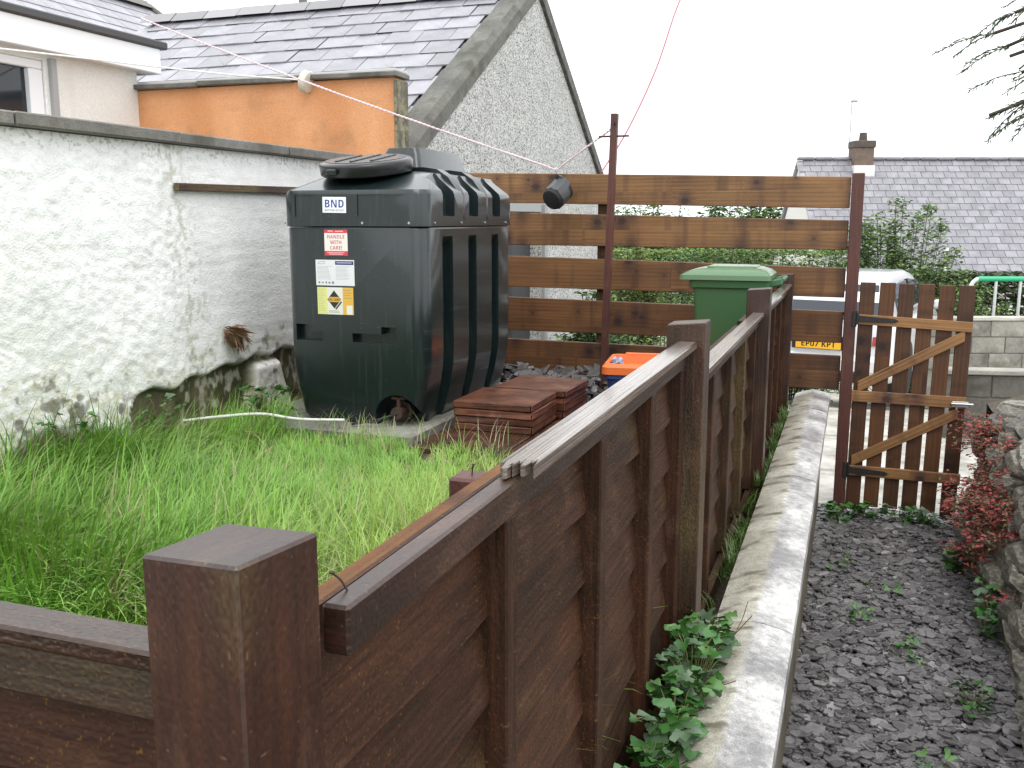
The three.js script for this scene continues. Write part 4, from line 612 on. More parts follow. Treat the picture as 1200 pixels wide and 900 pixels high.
// ================================================================ car
{
  const t = thing('parked_car', 'white hatchback parked with its rear to the gate', 'car', 0.07, -0.255, -13.6, THREE.MathUtils.degToRad(-12));
  const paint = plain(0.72, 0.73, 0.75, 0.25, { clearcoat: 0.8, clearcoatRoughness: 0.08 }), glass = plain(0.03, 0.035, 0.045, 0.05), dark = plain(0.02, 0.02, 0.022, 0.5);
  const sec = (z, hw, y0, y1, r = 0.1, top = 1) => { const out = []; for (const [sx, sy, a0] of [[1, 1, 0], [-1, 1, 1], [-1, -1, 2], [1, -1, 3]]) for (let i = 0; i <= 4; i++) { const a = (a0 + i / 4) * Math.PI / 2, x = sx * (hw - r) + r * Math.cos(a), y = (sy > 0 ? y1 - r : y0 + r) + r * Math.sin(a); out.push([x * (sy > 0 ? top : 1), y, z]); } return out; };
  part('body', smooth(loft([sec(2.0, 0.66, 0.4, 0.82), sec(1.97, 0.76, 0.3, 0.92), sec(1.8, 0.83, 0.24, 0.97), sec(1.2, 0.855, 0.2, 0.97), sec(0, 0.86, 0.2, 0.95), sec(-1.0, 0.85, 0.2, 0.93), sec(-1.7, 0.82, 0.24, 0.76), sec(-1.95, 0.72, 0.3, 0.66), sec(-2.02, 0.6, 0.36, 0.58)].reverse()), 40), paint, t);
  part('cabin', smooth(loft([sec(1.93, 0.78, 0.86, 1.0, 0.05, 0.93), sec(1.72, 0.79, 0.86, 1.26, 0.07, 0.86), sec(1.5, 0.79, 0.86, 1.43, 0.09, 0.81), sec(1.1, 0.79, 0.86, 1.485, 0.1, 0.79), sec(0.2, 0.79, 0.86, 1.49, 0.1, 0.79), sec(-0.25, 0.79, 0.86, 1.42, 0.09, 0.81), sec(-1.1, 0.78, 0.86, 0.97, 0.04, 0.93)].reverse()), 40), paint, t);
  const pane = (pts, name, m) => { const n = V3(...pts[1]).sub(V3(...pts[0])).cross(V3(...pts[2]).sub(V3(...pts[0]))).normalize(), c = pts.reduce((s, p) => s.add(V3(...p)), V3(0, 0, 0)).multiplyScalar(1 / pts.length); if (n.dot(c.clone().sub(V3(0, 0.9, 0))) < 0) { pts.reverse(); n.negate(); } return part(name, loft([pts.map((p) => [p[0] - n.x * 0.03, p[1] - n.y * 0.03, p[2] - n.z * 0.03]), pts.map((p) => [p[0] + n.x * 0.012, p[1] + n.y * 0.012, p[2] + n.z * 0.012])]), m, t); };
  const rw = pane([[-0.64, 0.99, 1.945], [0.64, 0.99, 1.945], [0.56, 1.36, 1.6], [-0.56, 1.36, 1.6]], 'rear_window', glass);
  for (const s of [-1, 1]) { pane([[s * 0.765, 0.99, 1.5], [s * 0.77, 0.99, 0.55], [s * 0.665, 1.38, 0.6], [s * 0.665, 1.36, 1.3]], 'side_window', glass); pane([[s * 0.77, 0.99, 0.47], [s * 0.765, 0.99, -0.75], [s * 0.68, 1.35, -0.12], [s * 0.665, 1.39, 0.47]], 'side_window', glass); pane([[s * 0.74, 0.7, 1.955], [s * 0.6, 0.7, 2.02], [s * 0.6, 0.8, 2.0], [s * 0.74, 0.81, 1.95]], 'tail_light', plain(0.35, 0.02, 0.02, 0.2)); part('door_mirror', cbox(0.16, 0.12, 0.08, 0.03), paint, t, s * 0.93, 1.0, -0.62); }
  pane([[-0.66, 0.98, -1.06], [0.66, 0.98, -1.06], [0.57, 1.39, -0.3], [-0.57, 1.39, -0.3]], 'windscreen', glass);
  part('bumper', cbox(1.5, 0.24, 0.16, 0.06), paint, t, 0, 0.46, 1.98); part('bumper_strip', cbox(1.1, 0.13, 0.1, 0.02), dark, t, 0, 0.33, 2.03); part('plate_recess', cbox(0.62, 0.16, 0.05, 0.01), dark, t, 0, 0.705, 2.0);
  const pl = part('number_plate', cbox(0.52, 0.112, 0.006, 0.001), new THREE.MeshStandardMaterial({ roughness: 0.35, map: canvasTex(512, 110, (x, w, h) => { x.fillStyle = '#f2b632'; x.fillRect(0, 0, w, h); x.fillStyle = '#14120e'; x.font = 'bold 92px sans-serif'; x.textAlign = 'center'; x.fillText('EP07 KPT', w / 2, 88, 470); }) }), t, 0, 0.69, 2.035);
  { const g = pl.geometry, p = g.attributes.position, uv = g.attributes.uv; for (let i = 0; i < p.count; i++) uv.setXY(i, p.getX(i) / 0.52 + 0.5, p.getY(i) / 0.112 + 0.5); }
  part('wiper', cbox(0.34, 0.03, 0.03, 0.01), dark, rw, 0.13, 1.06, 1.92, 0, 0, 0.02); part('tailgate_handle', cbox(0.3, 0.04, 0.04, 0.01), dark, t, 0, 0.79, 2.01);
  for (const s of [-1, 1]) for (const z of [1.22, -1.25]) { part('wheel_arch', move(cyl(0.36, 0.36, 0.2, 28), 0, 0, 0, 0, 0, Math.PI / 2), dark, t, s * 0.768, 0.34, z); const w = part('tyre', ni(new THREE.TorusGeometry(0.24, 0.075, 12, 32)), plain(0.018, 0.018, 0.018, 0.8), t, s * 0.8, 0.315, z, 0, Math.PI / 2, 0); part('rim', join([move(cyl(0.18, 0.18, 0.06, 24), 0, 0, 0, Math.PI / 2), ...[0, 1, 2, 3, 4].map((k) => move(cbox(0.04, 0.17, 0.02, 0.005), Math.sin(k * 1.257) * 0.1, Math.cos(k * 1.257) * 0.1, s * 0.045, 0, 0, -k * 1.257))]), plain(0.45, 0.45, 0.47, 0.3, { metalness: 0.7 }), w); }
}
// ================================================================ tube rail beyond the gate
{
  const t = thing('tube_rail', 'white tube rail with green plastic top above the block wall', 'rail', 1.55, 0, -14.35, THREE.MathUtils.degToRad(19));
  const w = plain(0.6, 0.62, 0.6, 0.4), g = plain(0.03, 0.4, 0.2, 0.4);
  part('top_tube', move(cyl(0.035, 0.035, 2.4, 12), 0, 0, 0, 0, 0, Math.PI / 2), g, t, 1.24, 1.07, 0); part('elbow', tube([[0.06, 1.07, 0], [0.0, 1.05, 0], [-0.05, 0.97, 0], [-0.06, 0.8, 0], [-0.06, 0.2, 0]], 0.03, 20, 8), w, t);
  for (const x of [0.29, 0.62, 0.95, 1.28, 1.61, 1.94]) part('upright', cyl(0.02, 0.02, 0.9, 10), w, t, x, 0.6, 0);
}

// ================================================================ plants
const leafMat = (r) => new THREE.MeshPhysicalMaterial({ roughness: r, vertexColors: true, side: THREE.DoubleSide, transmission: 0.25, thickness: 0 });
const M_leaf = leafMat(0.8);
class Leaves {                                        // collects small folded leaves with their own colour
  constructor() { this.p = []; this.c = []; }
  leaf(x, y, z, L, W, dir, up, col) {
    const d = dir.clone().normalize(), s = d.clone().cross(up).normalize(), n = s.clone().cross(d).normalize(), P = (a, b, h) => [x + d.x * a * L + s.x * b * W + n.x * h * L, y + d.y * a * L + s.y * b * W + n.y * h * L, z + d.z * a * L + s.z * b * W + n.z * h * L];
    const A = P(0, 0, 0), B = P(0.45, 0.5, 0.12), C = P(1, 0, -0.08), D = P(0.45, -0.5, 0.12), m = P(0.5, 0, 0);
    this.p.push(...A, ...B, ...m, ...B, ...C, ...m, ...A, ...m, ...D, ...m, ...C, ...D); for (let i = 0; i < 12; i++) this.c.push(...col);
  }
  random(x, y, z, L, W, col, flat = 0.5) { const a = R(0, 6.283), dir = V3(Math.cos(a), R(-0.7, 0.7) * (1 - flat * 0.5), Math.sin(a)); this.leaf(x, y, z, L * R(0.7, 1.25), W * R(0.7, 1.25), dir, V3(R(-0.6, 0.6), 1, R(-0.6, 0.6)), col); }
  geo() { const g = new THREE.BufferGeometry(); g.setAttribute('position', new THREE.Float32BufferAttribute(this.p, 3)); g.setAttribute('color', new THREE.Float32BufferAttribute(this.c, 3)); g.setAttribute('uv', new THREE.Float32BufferAttribute(new Float32Array(this.p.length / 3 * 2), 2)); g.computeVertexNormals(); return g; }
}
const tint = (c, v = 0.3) => { const k = 1 + R(-v, v); return [c[0] * k * (1 + R(-0.12, 0.12)), c[1] * k, c[2] * k * (1 + R(-0.15, 0.15))]; };
const M_bark = mat(S.rock, 0.85, 0.01, { color: new THREE.Color(0.5, 0.42, 0.34) });
// shrub or tree from a fan of shoots, each carrying leaves
function shrub(name, label, x, y, z, o) {
  const t = thing(name, label, o.category ?? 'shrub', x, y, z, 0, o.group), L = new Leaves(), wood = [];
  for (let i = 0; i < o.shoots; i++) {
    const a = R(0, 6.283), e = Math.sqrt(rnd()), tip = V3(Math.cos(a) * e * o.spread, o.h * (1 - 0.45 * e * e) * R(0.72, 1.06), Math.sin(a) * e * o.spread * (o.deep ?? 0.8)), b = V3(tip.x * 0.12, 0, tip.z * 0.12);
    const mid = b.clone().lerp(tip, 0.5).add(V3(tip.x * 0.12, -o.h * 0.02, tip.z * 0.12)), curve = new THREE.CatmullRomCurve3([b, mid, tip]);
    wood.push(ni(new THREE.TubeGeometry(curve, 8, (o.wood ?? 0.01) * 0.5, 4)));
    for (let k = 0; k < o.per; k++) { const u = 1 - Math.pow(rnd(), o.top ?? 1.7) * 0.8, p = curve.getPoint(u), w = o.cl * (0.45 + 1.1 * Math.sqrt(1 - u)); L.random(p.x + R(-w, w), p.y + R(-w, w) * 0.8, p.z + R(-w, w), o.leaf, o.leaf * (o.wide ?? 0.55), tint(k % 4 ? o.cols[Math.floor(rnd() * o.cols.length)] : [0.035, 0.07, 0.02])); }
  }
  if (o.trunk) wood.push(tube([[0, 0, 0], [0.02, o.h * 0.3, 0], [0, o.h * 0.6, 0.02]], o.trunk, 10, 8));
  part(o.trunk ? 'trunk' : 'stems', join(wood), M_bark, t); part('crown', L.geo(), o.mat ?? M_leaf, t); return t;
}
const G1 = [0.11, 0.2, 0.04], G2 = [0.07, 0.15, 0.03], G3 = [0.16, 0.26, 0.07], G4 = [0.05, 0.1, 0.03], Yg = [0.22, 0.28, 0.05];
shrub('garden_shrub', 'pale green leafy shrub with upright shoots behind the parked car', 0.62, -0.9, -15.6, { h: 3.1, spread: 1.25, shoots: 80, per: 190, cl: 0.15, leaf: 0.085, cols: [G1, G3, G3, [0.2, 0.3, 0.1]], wood: 0.01 });
shrub('garden_shrub', 'green leafy bush seen between planks above the green bin', -1.9, -0.9, -15.9, { h: 2.75, spread: 1.2, shoots: 60, per: 150, cl: 0.18, leaf: 0.085, cols: [G1, G3, G2], wood: 0.01 });
shrub('garden_shrub', 'rounded bush between the far roof and the red gate post', -0.75, -0.8, -14.2, { h: 2.15, spread: 0.9, shoots: 50, per: 100, cl: 0.17, leaf: 0.09, cols: [G1, G3, G2], wood: 0.01 });
shrub('conifer_bush', 'yellow green clipped bush beyond the cottage corner', -3.05, -0.55, -14.0, { h: 2.0, spread: 0.42, shoots: 60, per: 110, cl: 0.13, leaf: 0.07, cols: [Yg, [0.18, 0.24, 0.04]], wood: 0.008 });
shrub('garden_shrub', 'dark green ground shrub behind the lower planks by the cottage', -2.45, -0.25, -9.8, { h: 1.45, spread: 0.5, shoots: 40, per: 70, cl: 0.12, leaf: 0.09, cols: [G1, G2, G3], wood: 0.01 });
{ // hedges
  const hedge = (name, label, x, y, z, ry, W, H, D, n, cols, leaf) => { const t = thing(name, label, 'hedge', x, y, z, ry), L = new Leaves(); for (let i = 0; i < n; i++) { const u = R(-0.5, 0.5), face = rnd(), px = u * W, bump = 0.12 * fbm(px * 2.2, 3, 971, 3); let py = R(0, H), pz = R(-D / 2, D / 2); if (face < 0.62) pz = D / 2 - R(0, 0.12) + bump * 0.6; else if (face < 0.8) py = H - R(0, 0.1); L.random(px, py + bump - 0.05, pz, leaf, leaf * 0.55, tint(cols[Math.floor(rnd() * cols.length)])); }
    part('twigs', join(Array.from({ length: Math.round(W * 8) }, (_, i) => tube([[-W / 2 + i / 8, 0, R(-0.1, 0.1)], [-W / 2 + i / 8 + R(-0.1, 0.1), H * 0.5, R(-0.15, 0.15)], [-W / 2 + i / 8 + R(-0.15, 0.15), H * 0.92, R(-0.2, 0.2)]], 0.014, 5, 4))), M_bark, t); part('foliage', L.geo(), M_leaf, t); return t; };
  hedge('hedge', 'dark brownish hedge behind the green topped rail', 4.3, -1.2, -17.6, THREE.MathUtils.degToRad(19), 7.5, 2.2, 0.8, 26000, [G4, [0.07, 0.07, 0.035], [0.05, 0.06, 0.03], G2], 0.13);
  hedge('hedge', 'long green hedge far beyond the plank fence gaps', -3.4, -1.9, -21, THREE.MathUtils.degToRad(19), 7, 3.1, 1.0, 20000, [Yg, G1, G3], 0.1);
  shrub('garden_shrub', 'small yellow green bush under the tube rail', 1.75, -0.7, -15.1, { h: 1.75, spread: 0.6, shoots: 30, per: 60, cl: 0.14, leaf: 0.07, cols: [[0.2, 0.3, 0.05], G3], wood: 0.008 });
}
{ // distant trees
  const far = [[-7.9, -41, 5.2, 2.3, 'hazy tree furthest beyond the cottage, above the first plank gap'], [-10.5, -44, 4.9, 2.0, 'low distant tree next to the cottage verge'], [-4.3, -33, 5.0, 1.2, 'small round distant tree above the planks'], [-2.6, -30, 5.1, 1.5, 'fresh green distant tree left of the far slate roof']];
  for (const [x, z, h, sp, label] of far) shrub('distant_tree', label, x, -2.4, z, { h, spread: sp, shoots: 60, per: 110, cl: 0.45, leaf: 0.24, cols: [G1, G2, G3], wood: 0.03, trunk: 0.12, category: 'tree', group: 'trees beyond the fence' });
}
{ // conifer whose branch tips hang into the top right corner
  const t = thing('conifer_tree', 'tall conifer with drooping needle branches overhanging the path', 'tree', 3.2, 0.7, -6.4), L = new Leaves(), wood = [tube([[0, 0, 0], [0.04, 2, 0], [0, 5, 0.03], [0, 7, 0]], 0.11, 20, 10)];
  const spray = (p0, p1, droop, r) => { const c = new THREE.CatmullRomCurve3([p0, p0.clone().lerp(p1, 0.5).add(V3(0, droop, 0)), p1]); wood.push(ni(new THREE.TubeGeometry(c, 12, r, 4))); return c; };
  const green = [[0.1, 0.14, 0.1], [0.11, 0.16, 0.08], [0.15, 0.2, 0.07]];
  for (let i = 0; i < 34; i++) {
    const y0 = R(1.7, 5.2), a = Math.PI + R(-1.1, 1.1) , main = i < 14, len = main ? R(2.1, 2.6) : R(1.2, 2.2), ang = main ? Math.PI + R(-0.3, 0.3) : (i % 2 ? a : a + Math.PI), p0 = V3(0, y0, 0), p1 = V3(Math.cos(ang) * len, (main ? lerp(1.75, 2.55, i / 13) : y0 - R(0.2, 0.7)) , Math.sin(ang) * len);
    if (main) p0.y = p1.y + R(0.45, 0.8);
    const c = spray(p0, p1, 0.1, 0.01);
    for (let k = 0; k < 24; k++) { const u = R(0.35, 1), b = c.getPoint(u), d = c.getTangent(u), tl = R(0.12, 0.32), q = b.clone().add(V3(d.x * tl + R(-0.1, 0.1), -tl * R(0.3, 0.75), d.z * tl + R(-0.16, 0.16))), tc = spray(b, q, 0.02, 0.003);
      for (let m = 0; m < 26; m++) { const w = m / 26, pp = tc.getPoint(w), td = tc.getTangent(w); L.leaf(pp.x, pp.y, pp.z, R(0.03, 0.06), 0.009, V3(td.x + R(-0.7, 0.7), td.y + R(-0.7, 0.4), td.z + R(-0.7, 0.7)), V3(R(-1, 1), 1, R(-1, 1)), tint(green[m % 3])); } }
  }
  part('trunk', join(wood), M_bark, t); part('crown', L.geo(), M_leaf, t);
}
// ---------------------------------------------------------------- rubble stone wall on the right of the path
const stoneG = Array.from({ length: 7 }, (_, s) => { const g = new THREE.IcosahedronGeometry(0.5, 1), p = g.attributes.position; for (let i = 0; i < p.count; i++) { const v = V3(p.getX(i), p.getY(i), p.getZ(i)), k = 0.62 + 0.8 * fbm(v.x * 2.3 + 9 + s * 5, v.y * 2.3 + v.z * 3.1 + 9, 981 + s, 2); const q = (a) => Math.sign(a) * Math.pow(Math.abs(a) * 2, 0.62) * 0.5; p.setXYZ(i, q(v.x) * k, q(v.y) * k, q(v.z) * k); } g.computeVertexNormals(); return uvBox(toCreasedNormals(ni(g), 0.3), 2); });
{
  const t = thing('stone_wall', 'rough dry stone wall with mossy grey stones along the path', 'wall');
  part('core', uvBox(loft([[0.74, 0], [0.82, 0.4], [0.9, 0.68]].map(([x, y]) => [[x, y, -6.05], [x, y, 0.8], [x + 0.3, y, 0.8], [x + 0.3, y, -6.05]].reverse()).map((r) => r)), 2), mat(S.rock, 0.9, 0.02, { color: new THREE.Color(0.3, 0.29, 0.27) }), t);
  let n = 0;
  for (let y = 0.02; y < 0.72;) {
    const hh = R(0.055, 0.115); let z = -2.0;
    while (z > -6.15) { const L = R(0.14, 0.32), big = y > 0.6 ? 1.15 : 1; const k = 0.02 * (fbm(z * 2, y * 3, 987, 2) - 0.5);
      part('stone', stoneG[n % 7], M.rocks[(n * 5 + Math.floor(rnd() * 2)) % 4], t, 0.78 + y * 0.2 + k + R(-0.015, 0.02), y + hh / 2 + R(-0.015, 0.015), z - L / 2, R(-0.15, 0.15), R(-0.15, 0.15), R(-0.15, 0.15)).scale.set(R(0.16, 0.26), hh * R(1.0, 1.25) * big, L * R(1.02, 1.2)); n++; z -= L; }
    y += hh * 0.93;
  }
  for (let i = 0; i < 26; i++) part('stone', stoneG[i % 7], M.rocks[i % 4], t, R(0.95, 1.3), 0.74 + R(-0.02, 0.06), R(-3.0, -6.2), R(-0.3, 0.3), R(0, 3), R(-0.3, 0.3)).scale.set(R(0.2, 0.34), R(0.08, 0.15), R(0.2, 0.34));
}
// red-leaved shrub spilling over the stone wall
{
  const t = thing('red_shrub', 'twiggy red leaved shrub spilling over the stone wall', 'shrub'), L = new Leaves(), wood = [], reds = [[0.3, 0.045, 0.04], [0.4, 0.09, 0.06], [0.26, 0.08, 0.05], [0.2, 0.1, 0.05], [0.42, 0.05, 0.06]];
  const clumps = [[0.84, 0.6, -5.95, 0.24, 60, 0.34], [0.78, 0.36, -5.45, 0.3, 90, 0.34], [0.84, 0.42, -4.9, 0.28, 90, 0.34], [0.76, 0.2, -5.2, 0.24, 40, 0.28], [0.96, 0.6, -5.3, 0.28, 50, 0.34], [0.92, 0.2, -4.35, 0.14, 16, 0.2], [1.0, 0.62, -4.6, 0.25, 40, 0.3]];
  for (const [cx, cy, cz, r, n, len] of clumps) for (let i = 0; i < n; i++) {
    const a = R(0, 6.283), b = V3(cx + 0.1 + R(-0.05, 0.1), cy - 0.05 + R(-0.08, 0.08), cz + R(-r, r) * 0.7), tip = V3(cx - R(0.02, 0.2) + 0.08 * Math.cos(a), cy + R(-0.1, 0.16), b.z + R(-len, len) * 0.7), c = new THREE.CatmullRomCurve3([b, b.clone().lerp(tip, 0.5).add(V3(0, 0.05, 0)), tip]);
    wood.push(ni(new THREE.TubeGeometry(c, 6, 0.0018, 3))); const tone = reds[Math.floor(rnd() * 5)];
    for (let k = 0; k < 42; k++) { const p = c.getPoint(R(0.2, 1)), w = 0.026; L.random(p.x + R(-w, w), p.y + R(-w, w), p.z + R(-w, w), 0.03, 0.015, tint(k % 5 ? tone : [0.12, 0.13, 0.05])); }
  }
  part('twigs', join(wood), mat(S.rock, 0.8, 0.002, { color: new THREE.Color(0.62, 0.38, 0.3) }), t); part('foliage', L.geo(), M_leaf, t);
}
// ---------------------------------------------------------------- broad-leaved weed between the fence and the low wall: each leaf a part
{
  const lobe = (n) => { const sh = new THREE.Shape(), pts = []; for (let i = 0; i <= 20; i++) { const a = lerp(-2.55, 2.55, i / 20), r = 0.5 + 0.3 * Math.abs(Math.cos(a * 1.55 + n * 0.2)) + 0.1 * Math.cos(a * 7 + n); pts.push([Math.sin(a) * r, Math.cos(a) * r]); } sh.moveTo(0, -0.08); pts.forEach((p) => sh.lineTo(p[0], p[1])); sh.closePath(); const g = new THREE.ShapeGeometry(sh), p = g.attributes.position; for (let i = 0; i < p.count; i++) { const x = p.getX(i), y = p.getY(i); p.setXYZ(i, x, 0.25 * (x * x) - 0.2 * y * y + 0.05 * Math.sin(x * 9 + y * 5), -y); } g.computeVertexNormals(); return ni(g); };
  const gs = [0, 1, 2].map(lobe), ms = [[0.035, 0.12, 0.02], [0.05, 0.17, 0.03], [0.09, 0.22, 0.05], [0.1, 0.17, 0.09]].map(([r, g, b]) => plain(r, g, b, 0.38, { side: THREE.DoubleSide, transmission: 0.2, thickness: 0 }));
  const weed = (label, list, n, size) => { const t = thing('leafy_weed', label, 'plant'), stems = []; for (let i = 0; i < n; i++) { const [x, y, z, rx, ry, rz] = list[Math.floor(rnd() * list.length)], px = x + R(-rx, rx), py = y + R(0, ry), pz = z + R(-rz, rz), s = size * R(0.55, 1.2); part('leaf', gs[i % 3], ms[Math.floor(rnd() * 4)], t, px, py, pz, R(-0.7, 0.5), R(0, 6.28), R(-0.6, 0.4)).scale.setScalar(s); stems.push(tube([[x + (px - x) * 0.2, y - 0.06, z + (pz - z) * 0.3], [lerp(x, px, 0.6), py - 0.02, lerp(z, pz, 0.6)], [px, py, pz]], 0.0014, 6, 4)); } part('stems', join(stems), plain(0.12, 0.12, 0.04, 0.6), t); return t; };
  const w = weed('bushy green lobed weed growing between fence and low wall', [[-0.315, 0.76, -1.9, 0.06, 0.1, 0.14], [-0.305, 0.78, -2.1, 0.065, 0.12, 0.14], [-0.3, 0.78, -2.27, 0.06, 0.1, 0.1], [-0.33, 0.72, -1.7, 0.05, 0.1, 0.15]], 290, 0.033);
  part('bare_stalk', join([tube([[-0.27, 0.8, -2.25], [-0.23, 0.85, -2.28], [-0.19, 0.9, -2.3]], 0.0012, 8, 4), tube([[-0.23, 0.85, -2.28], [-0.215, 0.88, -2.32], [-0.205, 0.92, -2.34]], 0.001, 8, 4), tube([[-0.28, 0.79, -2.1], [-0.24, 0.81, -2.08], [-0.2, 0.835, -2.07]], 0.001, 8, 4)]), plain(0.1, 0.06, 0.03, 0.7), w);
  weed('low leafy weeds along the foot of the timber gate', [[0.12, 0.03, -6.12, 0.09, 0.09, 0.05], [0.35, 0.03, -6.12, 0.12, 0.1, 0.05], [0.5, 0.03, -6.1, 0.1, 0.1, 0.05], [-0.02, 0.03, -6.0, 0.06, 0.1, 0.06]], 120, 0.04);
  weed('broad green dock leaves at the foot of the red shrub', [[0.62, 0.04, -5.35, 0.07, 0.1, 0.06]], 20, 0.06);
  weed('pale green weeds beside the stone wall', [[0.66, 0.04, -4.55, 0.05, 0.12, 0.16], [0.69, 0.08, -4.75, 0.05, 0.12, 0.1]], 46, 0.04);
  weed('sparse green weed on the open slate chips', [[0.3, 0.03, -4.15, 0.06, 0.05, 0.12]], 18, 0.026);
  weed('tiny weed sprouting by the low wall foot', [[0.02, 0.03, -5.2, 0.06, 0.05, 0.12]], 14, 0.026);
  weed('patch of small green weeds halfway along the slate path', [[0.22, 0.03, -4.9, 0.08, 0.05, 0.1], [0.12, 0.03, -4.5, 0.05, 0.05, 0.08]], 26, 0.024);
  weed('weed with upright leaves near the stone wall in the slate chips', [[0.52, 0.03, -3.75, 0.06, 0.08, 0.1]], 24, 0.03);
  weed('small weed near the foreground slate chips', [[0.35, 0.03, -3.2, 0.05, 0.06, 0.08]], 14, 0.03);
  weed('small ferny weed at the tank corner by the white wall', [[-2.72, 0.92, -3.95, 0.12, 0.14, 0.08]], 50, 0.035);
  weed('green weeds growing at the foot of the white wall', [[-2.9, 0.9, -3.4, 0.06, 0.2, 0.15], [-2.92, 0.9, -2.9, 0.05, 0.2, 0.2]], 80, 0.03);
}
// dry grass tuft stuck in the wall
{ const t = thing('dry_tuft', 'dry brown grass tuft growing out of the white wall', 'plant', -2.99, 1.31, -4.05), L = new Leaves(); for (let i = 0; i < 170; i++) { const d = V3(R(0.2, 0.9), R(-1.5, 0.1), R(-0.6, 0.25)); L.leaf(R(-0.01, 0.03), R(-0.015, 0.02), R(-0.03, 0.03), R(0.06, 0.13), 0.004, d, V3(R(-1, 1), 1, R(-1, 1)), tint([0.2, 0.11, 0.05])); } part('blades', L.geo(), M_leaf, t); }

// ================================================================ loose slate, rubble, grass: stuff nobody could count
const stuff = (name, label, category) => { const g = new THREE.Group(); g.name = name; g.userData = { kind: 'stuff', label, category }; scene.add(g); return g; };
const chipG = Array.from({ length: 4 }, () => { const k = 5 + Math.floor(rnd() * 2), sh = new THREE.Shape(); for (let i = 0; i < k; i++) { const a = i / k * 6.283 + R(-0.35, 0.35), r = R(0.3, 0.55); i ? sh.lineTo(Math.cos(a) * r, Math.sin(a) * r * 0.75) : sh.moveTo(Math.cos(a) * r, Math.sin(a) * r * 0.75); } sh.closePath(); const g = new THREE.ExtrudeGeometry(sh, { depth: 0.13, bevelEnabled: true, bevelSize: 0.03, bevelThickness: 0.03, bevelSegments: 1 }); g.rotateX(-Math.PI / 2); return uvBox(g, 0); });
const chipMat = new THREE.MeshStandardMaterial({ roughness: 0.22, map: S.slate.map, bumpMap: S.slate.bump, bumpScale: 0.002 });
function scatter(parent, name, geos, material, n, place) {
  const per = Math.ceil(n / geos.length), m4 = new THREE.Matrix4(), q = new THREE.Quaternion(), c = new THREE.Color();
  geos.forEach((g) => { const im = new THREE.InstancedMesh(g, material, per); im.name = name; im.castShadow = im.receiveShadow = true; for (let i = 0; i < per; i++) { const o = place(); q.setFromEuler(new THREE.Euler(o.rx, o.ry, o.rz, 'YXZ')); m4.compose(V3(o.x, o.y, o.z), q, V3(o.sx, o.sy, o.sz)); im.setMatrixAt(i, m4); im.setColorAt(i, c.setRGB(...o.c)); } parent.add(im); });
}
{
  const g = stuff('slate_chips', 'loose dark wet slate chips covering the path', 'slate chips');
  scatter(g, 'chips', chipG, chipMat, 22000, () => { const s = 0.013 + 0.075 * Math.pow(rnd(), 2.6), k = rnd() < 0.06 ? R(0.6, 0.95) : R(0.2, 0.58); return { x: R(-0.15, 0.74), y: R(0.004, 0.034), z: R(-1.6, -6.35), rx: R(-0.2, 0.2), ry: R(0, 6.28), rz: R(-0.2, 0.2), sx: s, sy: R(0.03, 0.06) * (0.6 + s * 6), sz: s, c: [k, k * 0.965, k * 0.9] }; });
  const r = stuff('slate_rubble', 'heap of broken slate and rubble under the plank fence', 'rubble');
  scatter(r, 'rubble', chipG, chipMat, 420, () => { const s = R(0.05, 0.18), k = R(0.12, 0.45), x = R(-2.4, -1.25), z = R(-5.3, -6.2); return { x, y: gardenY(x, z) + R(0, 0.13) * sstep(-5.2, -5.8, z), z, rx: R(-0.7, 0.7), ry: R(0, 6.28), rz: R(-0.7, 0.7), sx: s, sy: R(0.06, 0.14), sz: s, c: [k, k * 0.93, k * 0.86] }; });
}
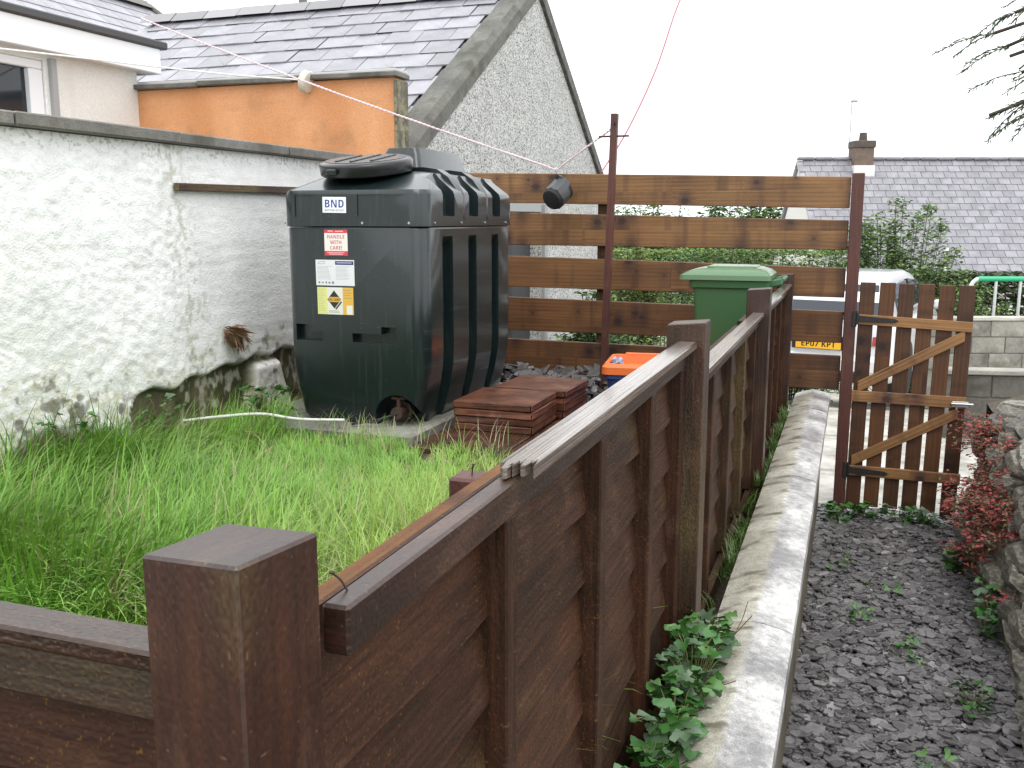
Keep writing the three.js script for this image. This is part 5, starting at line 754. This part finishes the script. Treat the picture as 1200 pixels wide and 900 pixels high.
{
  const blade = (pos, col, bx, bz, h, bend, dir, w, seg) => { const dx = Math.cos(dir), dz = Math.sin(dir), sx = -dz * w, sz = dx * w; let px = bx, py = 0, pz = bz; const P = [[px, py, pz, 1]]; for (let i = 1; i <= seg; i++) { const u = i / seg, a = bend * u; px += dx * Math.sin(a) * h / seg; pz += dz * Math.sin(a) * h / seg; py += Math.cos(a) * h / seg; P.push([px, py, pz, 1 - u * 0.93]); }
    for (let i = 0; i < seg; i++) { const [a, b, c, k] = P[i], [d, e, f, l] = P[i + 1]; pos.push(a - sx * k, b, c - sz * k, a + sx * k, b, c + sz * k, d + sx * l, e, f + sz * l, a - sx * k, b, c - sz * k, d + sx * l, e, f + sz * l, d - sx * l, e, f - sz * l); for (let q = 0; q < 6; q++) col.push(...(q ? [] : [])); } };
  const tuft = (n, hmin, hmax, lean) => { const pos = []; for (let i = 0; i < n; i++) blade(pos, [], R(-0.035, 0.035), R(-0.035, 0.035), R(hmin, hmax), R(0.3, 2.3) * lean, R(-1.1, 1.1), 0.0014 + 0.0036 * rnd() * rnd() + R(0, 0.001), 5); const g = new THREE.BufferGeometry(); g.setAttribute('position', new THREE.Float32BufferAttribute(pos, 3)); g.computeVertexNormals(); g.setAttribute('uv', new THREE.Float32BufferAttribute(new Float32Array(pos.length / 3 * 2), 2)); return g; };
  const gm = new THREE.MeshPhysicalMaterial({ roughness: 0.45, side: THREE.DoubleSide, transmission: 0.18, thickness: 0 });
  const long = [tuft(14, 0.14, 0.27, 1.25), tuft(14, 0.12, 0.25, 1.4), tuft(12, 0.15, 0.3, 1.1)], short = [tuft(16, 0.05, 0.11, 0.9), tuft(16, 0.06, 0.14, 1.1), tuft(12, 0.06, 0.16, 0.8)];
  const g = stuff('lawn_grass', 'long lush green grass filling the garden', 'grass');
  const edge = (x) => (x < -2.62 ? -4.12 : x < -1.86 ? -3.84 : -3.72) + 0.06 * Math.sin(x * 9);
  const place = (tall) => () => { let x, z, d; for (let k = 0; k < 60; k++) { x = R(-2.98, -0.5); z = R(-0.68, -4.12); d = fbm(x * 1.3, z * 1.3, 991, 3) + 0.24 * sstep(-1.6, -2.7, x) - 0.32 * sstep(-2.7, -3.5, z) - 0.1 * sstep(-1.6, -0.9, x); if (z > edge(x) && (tall ? d > 0.5 + R(-0.12, 0.12) : true)) break; }
    const n = fbm(x * 3, z * 3, 993, 3), f = (fbm(x * 1.1 + 5, z * 1.1, 995, 2) - 0.5) * 7 + 1.0, s = R(0.7, 1.25) * (tall ? lerp(1, 1.2, sstep(-2.2, -2.8, x)) : 1) * lerp(1, 0.72, sstep(-2.9, -3.7, z)), dry = rnd() < 0.06, k = 0.78 + 0.5 * n + R(-0.3, 0.3), warm = sstep(-2.0, -0.9, x) * 0.5 + R(0, 0.3);
    return { x, y: gardenY(x, z) - 0.01, z, rx: R(-0.15, 0.15), ry: f + R(-0.8, 0.8), rz: R(-0.15, 0.15), sx: s, sy: s * R(0.85, 1.1), sz: s, c: dry ? [0.36, 0.33, 0.16] : [(0.155 + 0.14 * warm) * k, 0.35 * k, (0.04 + 0.02 * warm) * k] }; };
  scatter(g, 'grass_tufts', long, gm, 5000, place(true)); scatter(g, 'grass_tufts', short, gm, 5200, place(false));
  // wild stalks and edge growth on the paving
  scatter(g, 'grass_tufts', [tuft(3, 0.08, 0.2, 0.7)], gm, 45, () => { const x = R(-2.5, -1.4), z = R(-3.7, -4.0), dry = rnd() < 0.5; return { x, y: 0.85, z, rx: 0, ry: R(0, 6), rz: 0, sx: 1, sy: 1, sz: 1, c: dry ? [0.42, 0.38, 0.22] : [0.14, 0.26, 0.05] }; });
  scatter(g, 'grass_tufts', short, gm, 90, () => { const x = R(-0.35, -0.315), z = R(-2.5, -6.1); return { x, y: 0.72, z, rx: 0, ry: R(0, 6), rz: 0, sx: 0.6, sy: 0.6, sz: 0.6, c: [0.09, 0.17, 0.03] }; });
}

scene.traverse((o) => { if (o.isMesh) { o.castShadow = true; o.receiveShadow = true; } });
renderer.render(scene, camera);
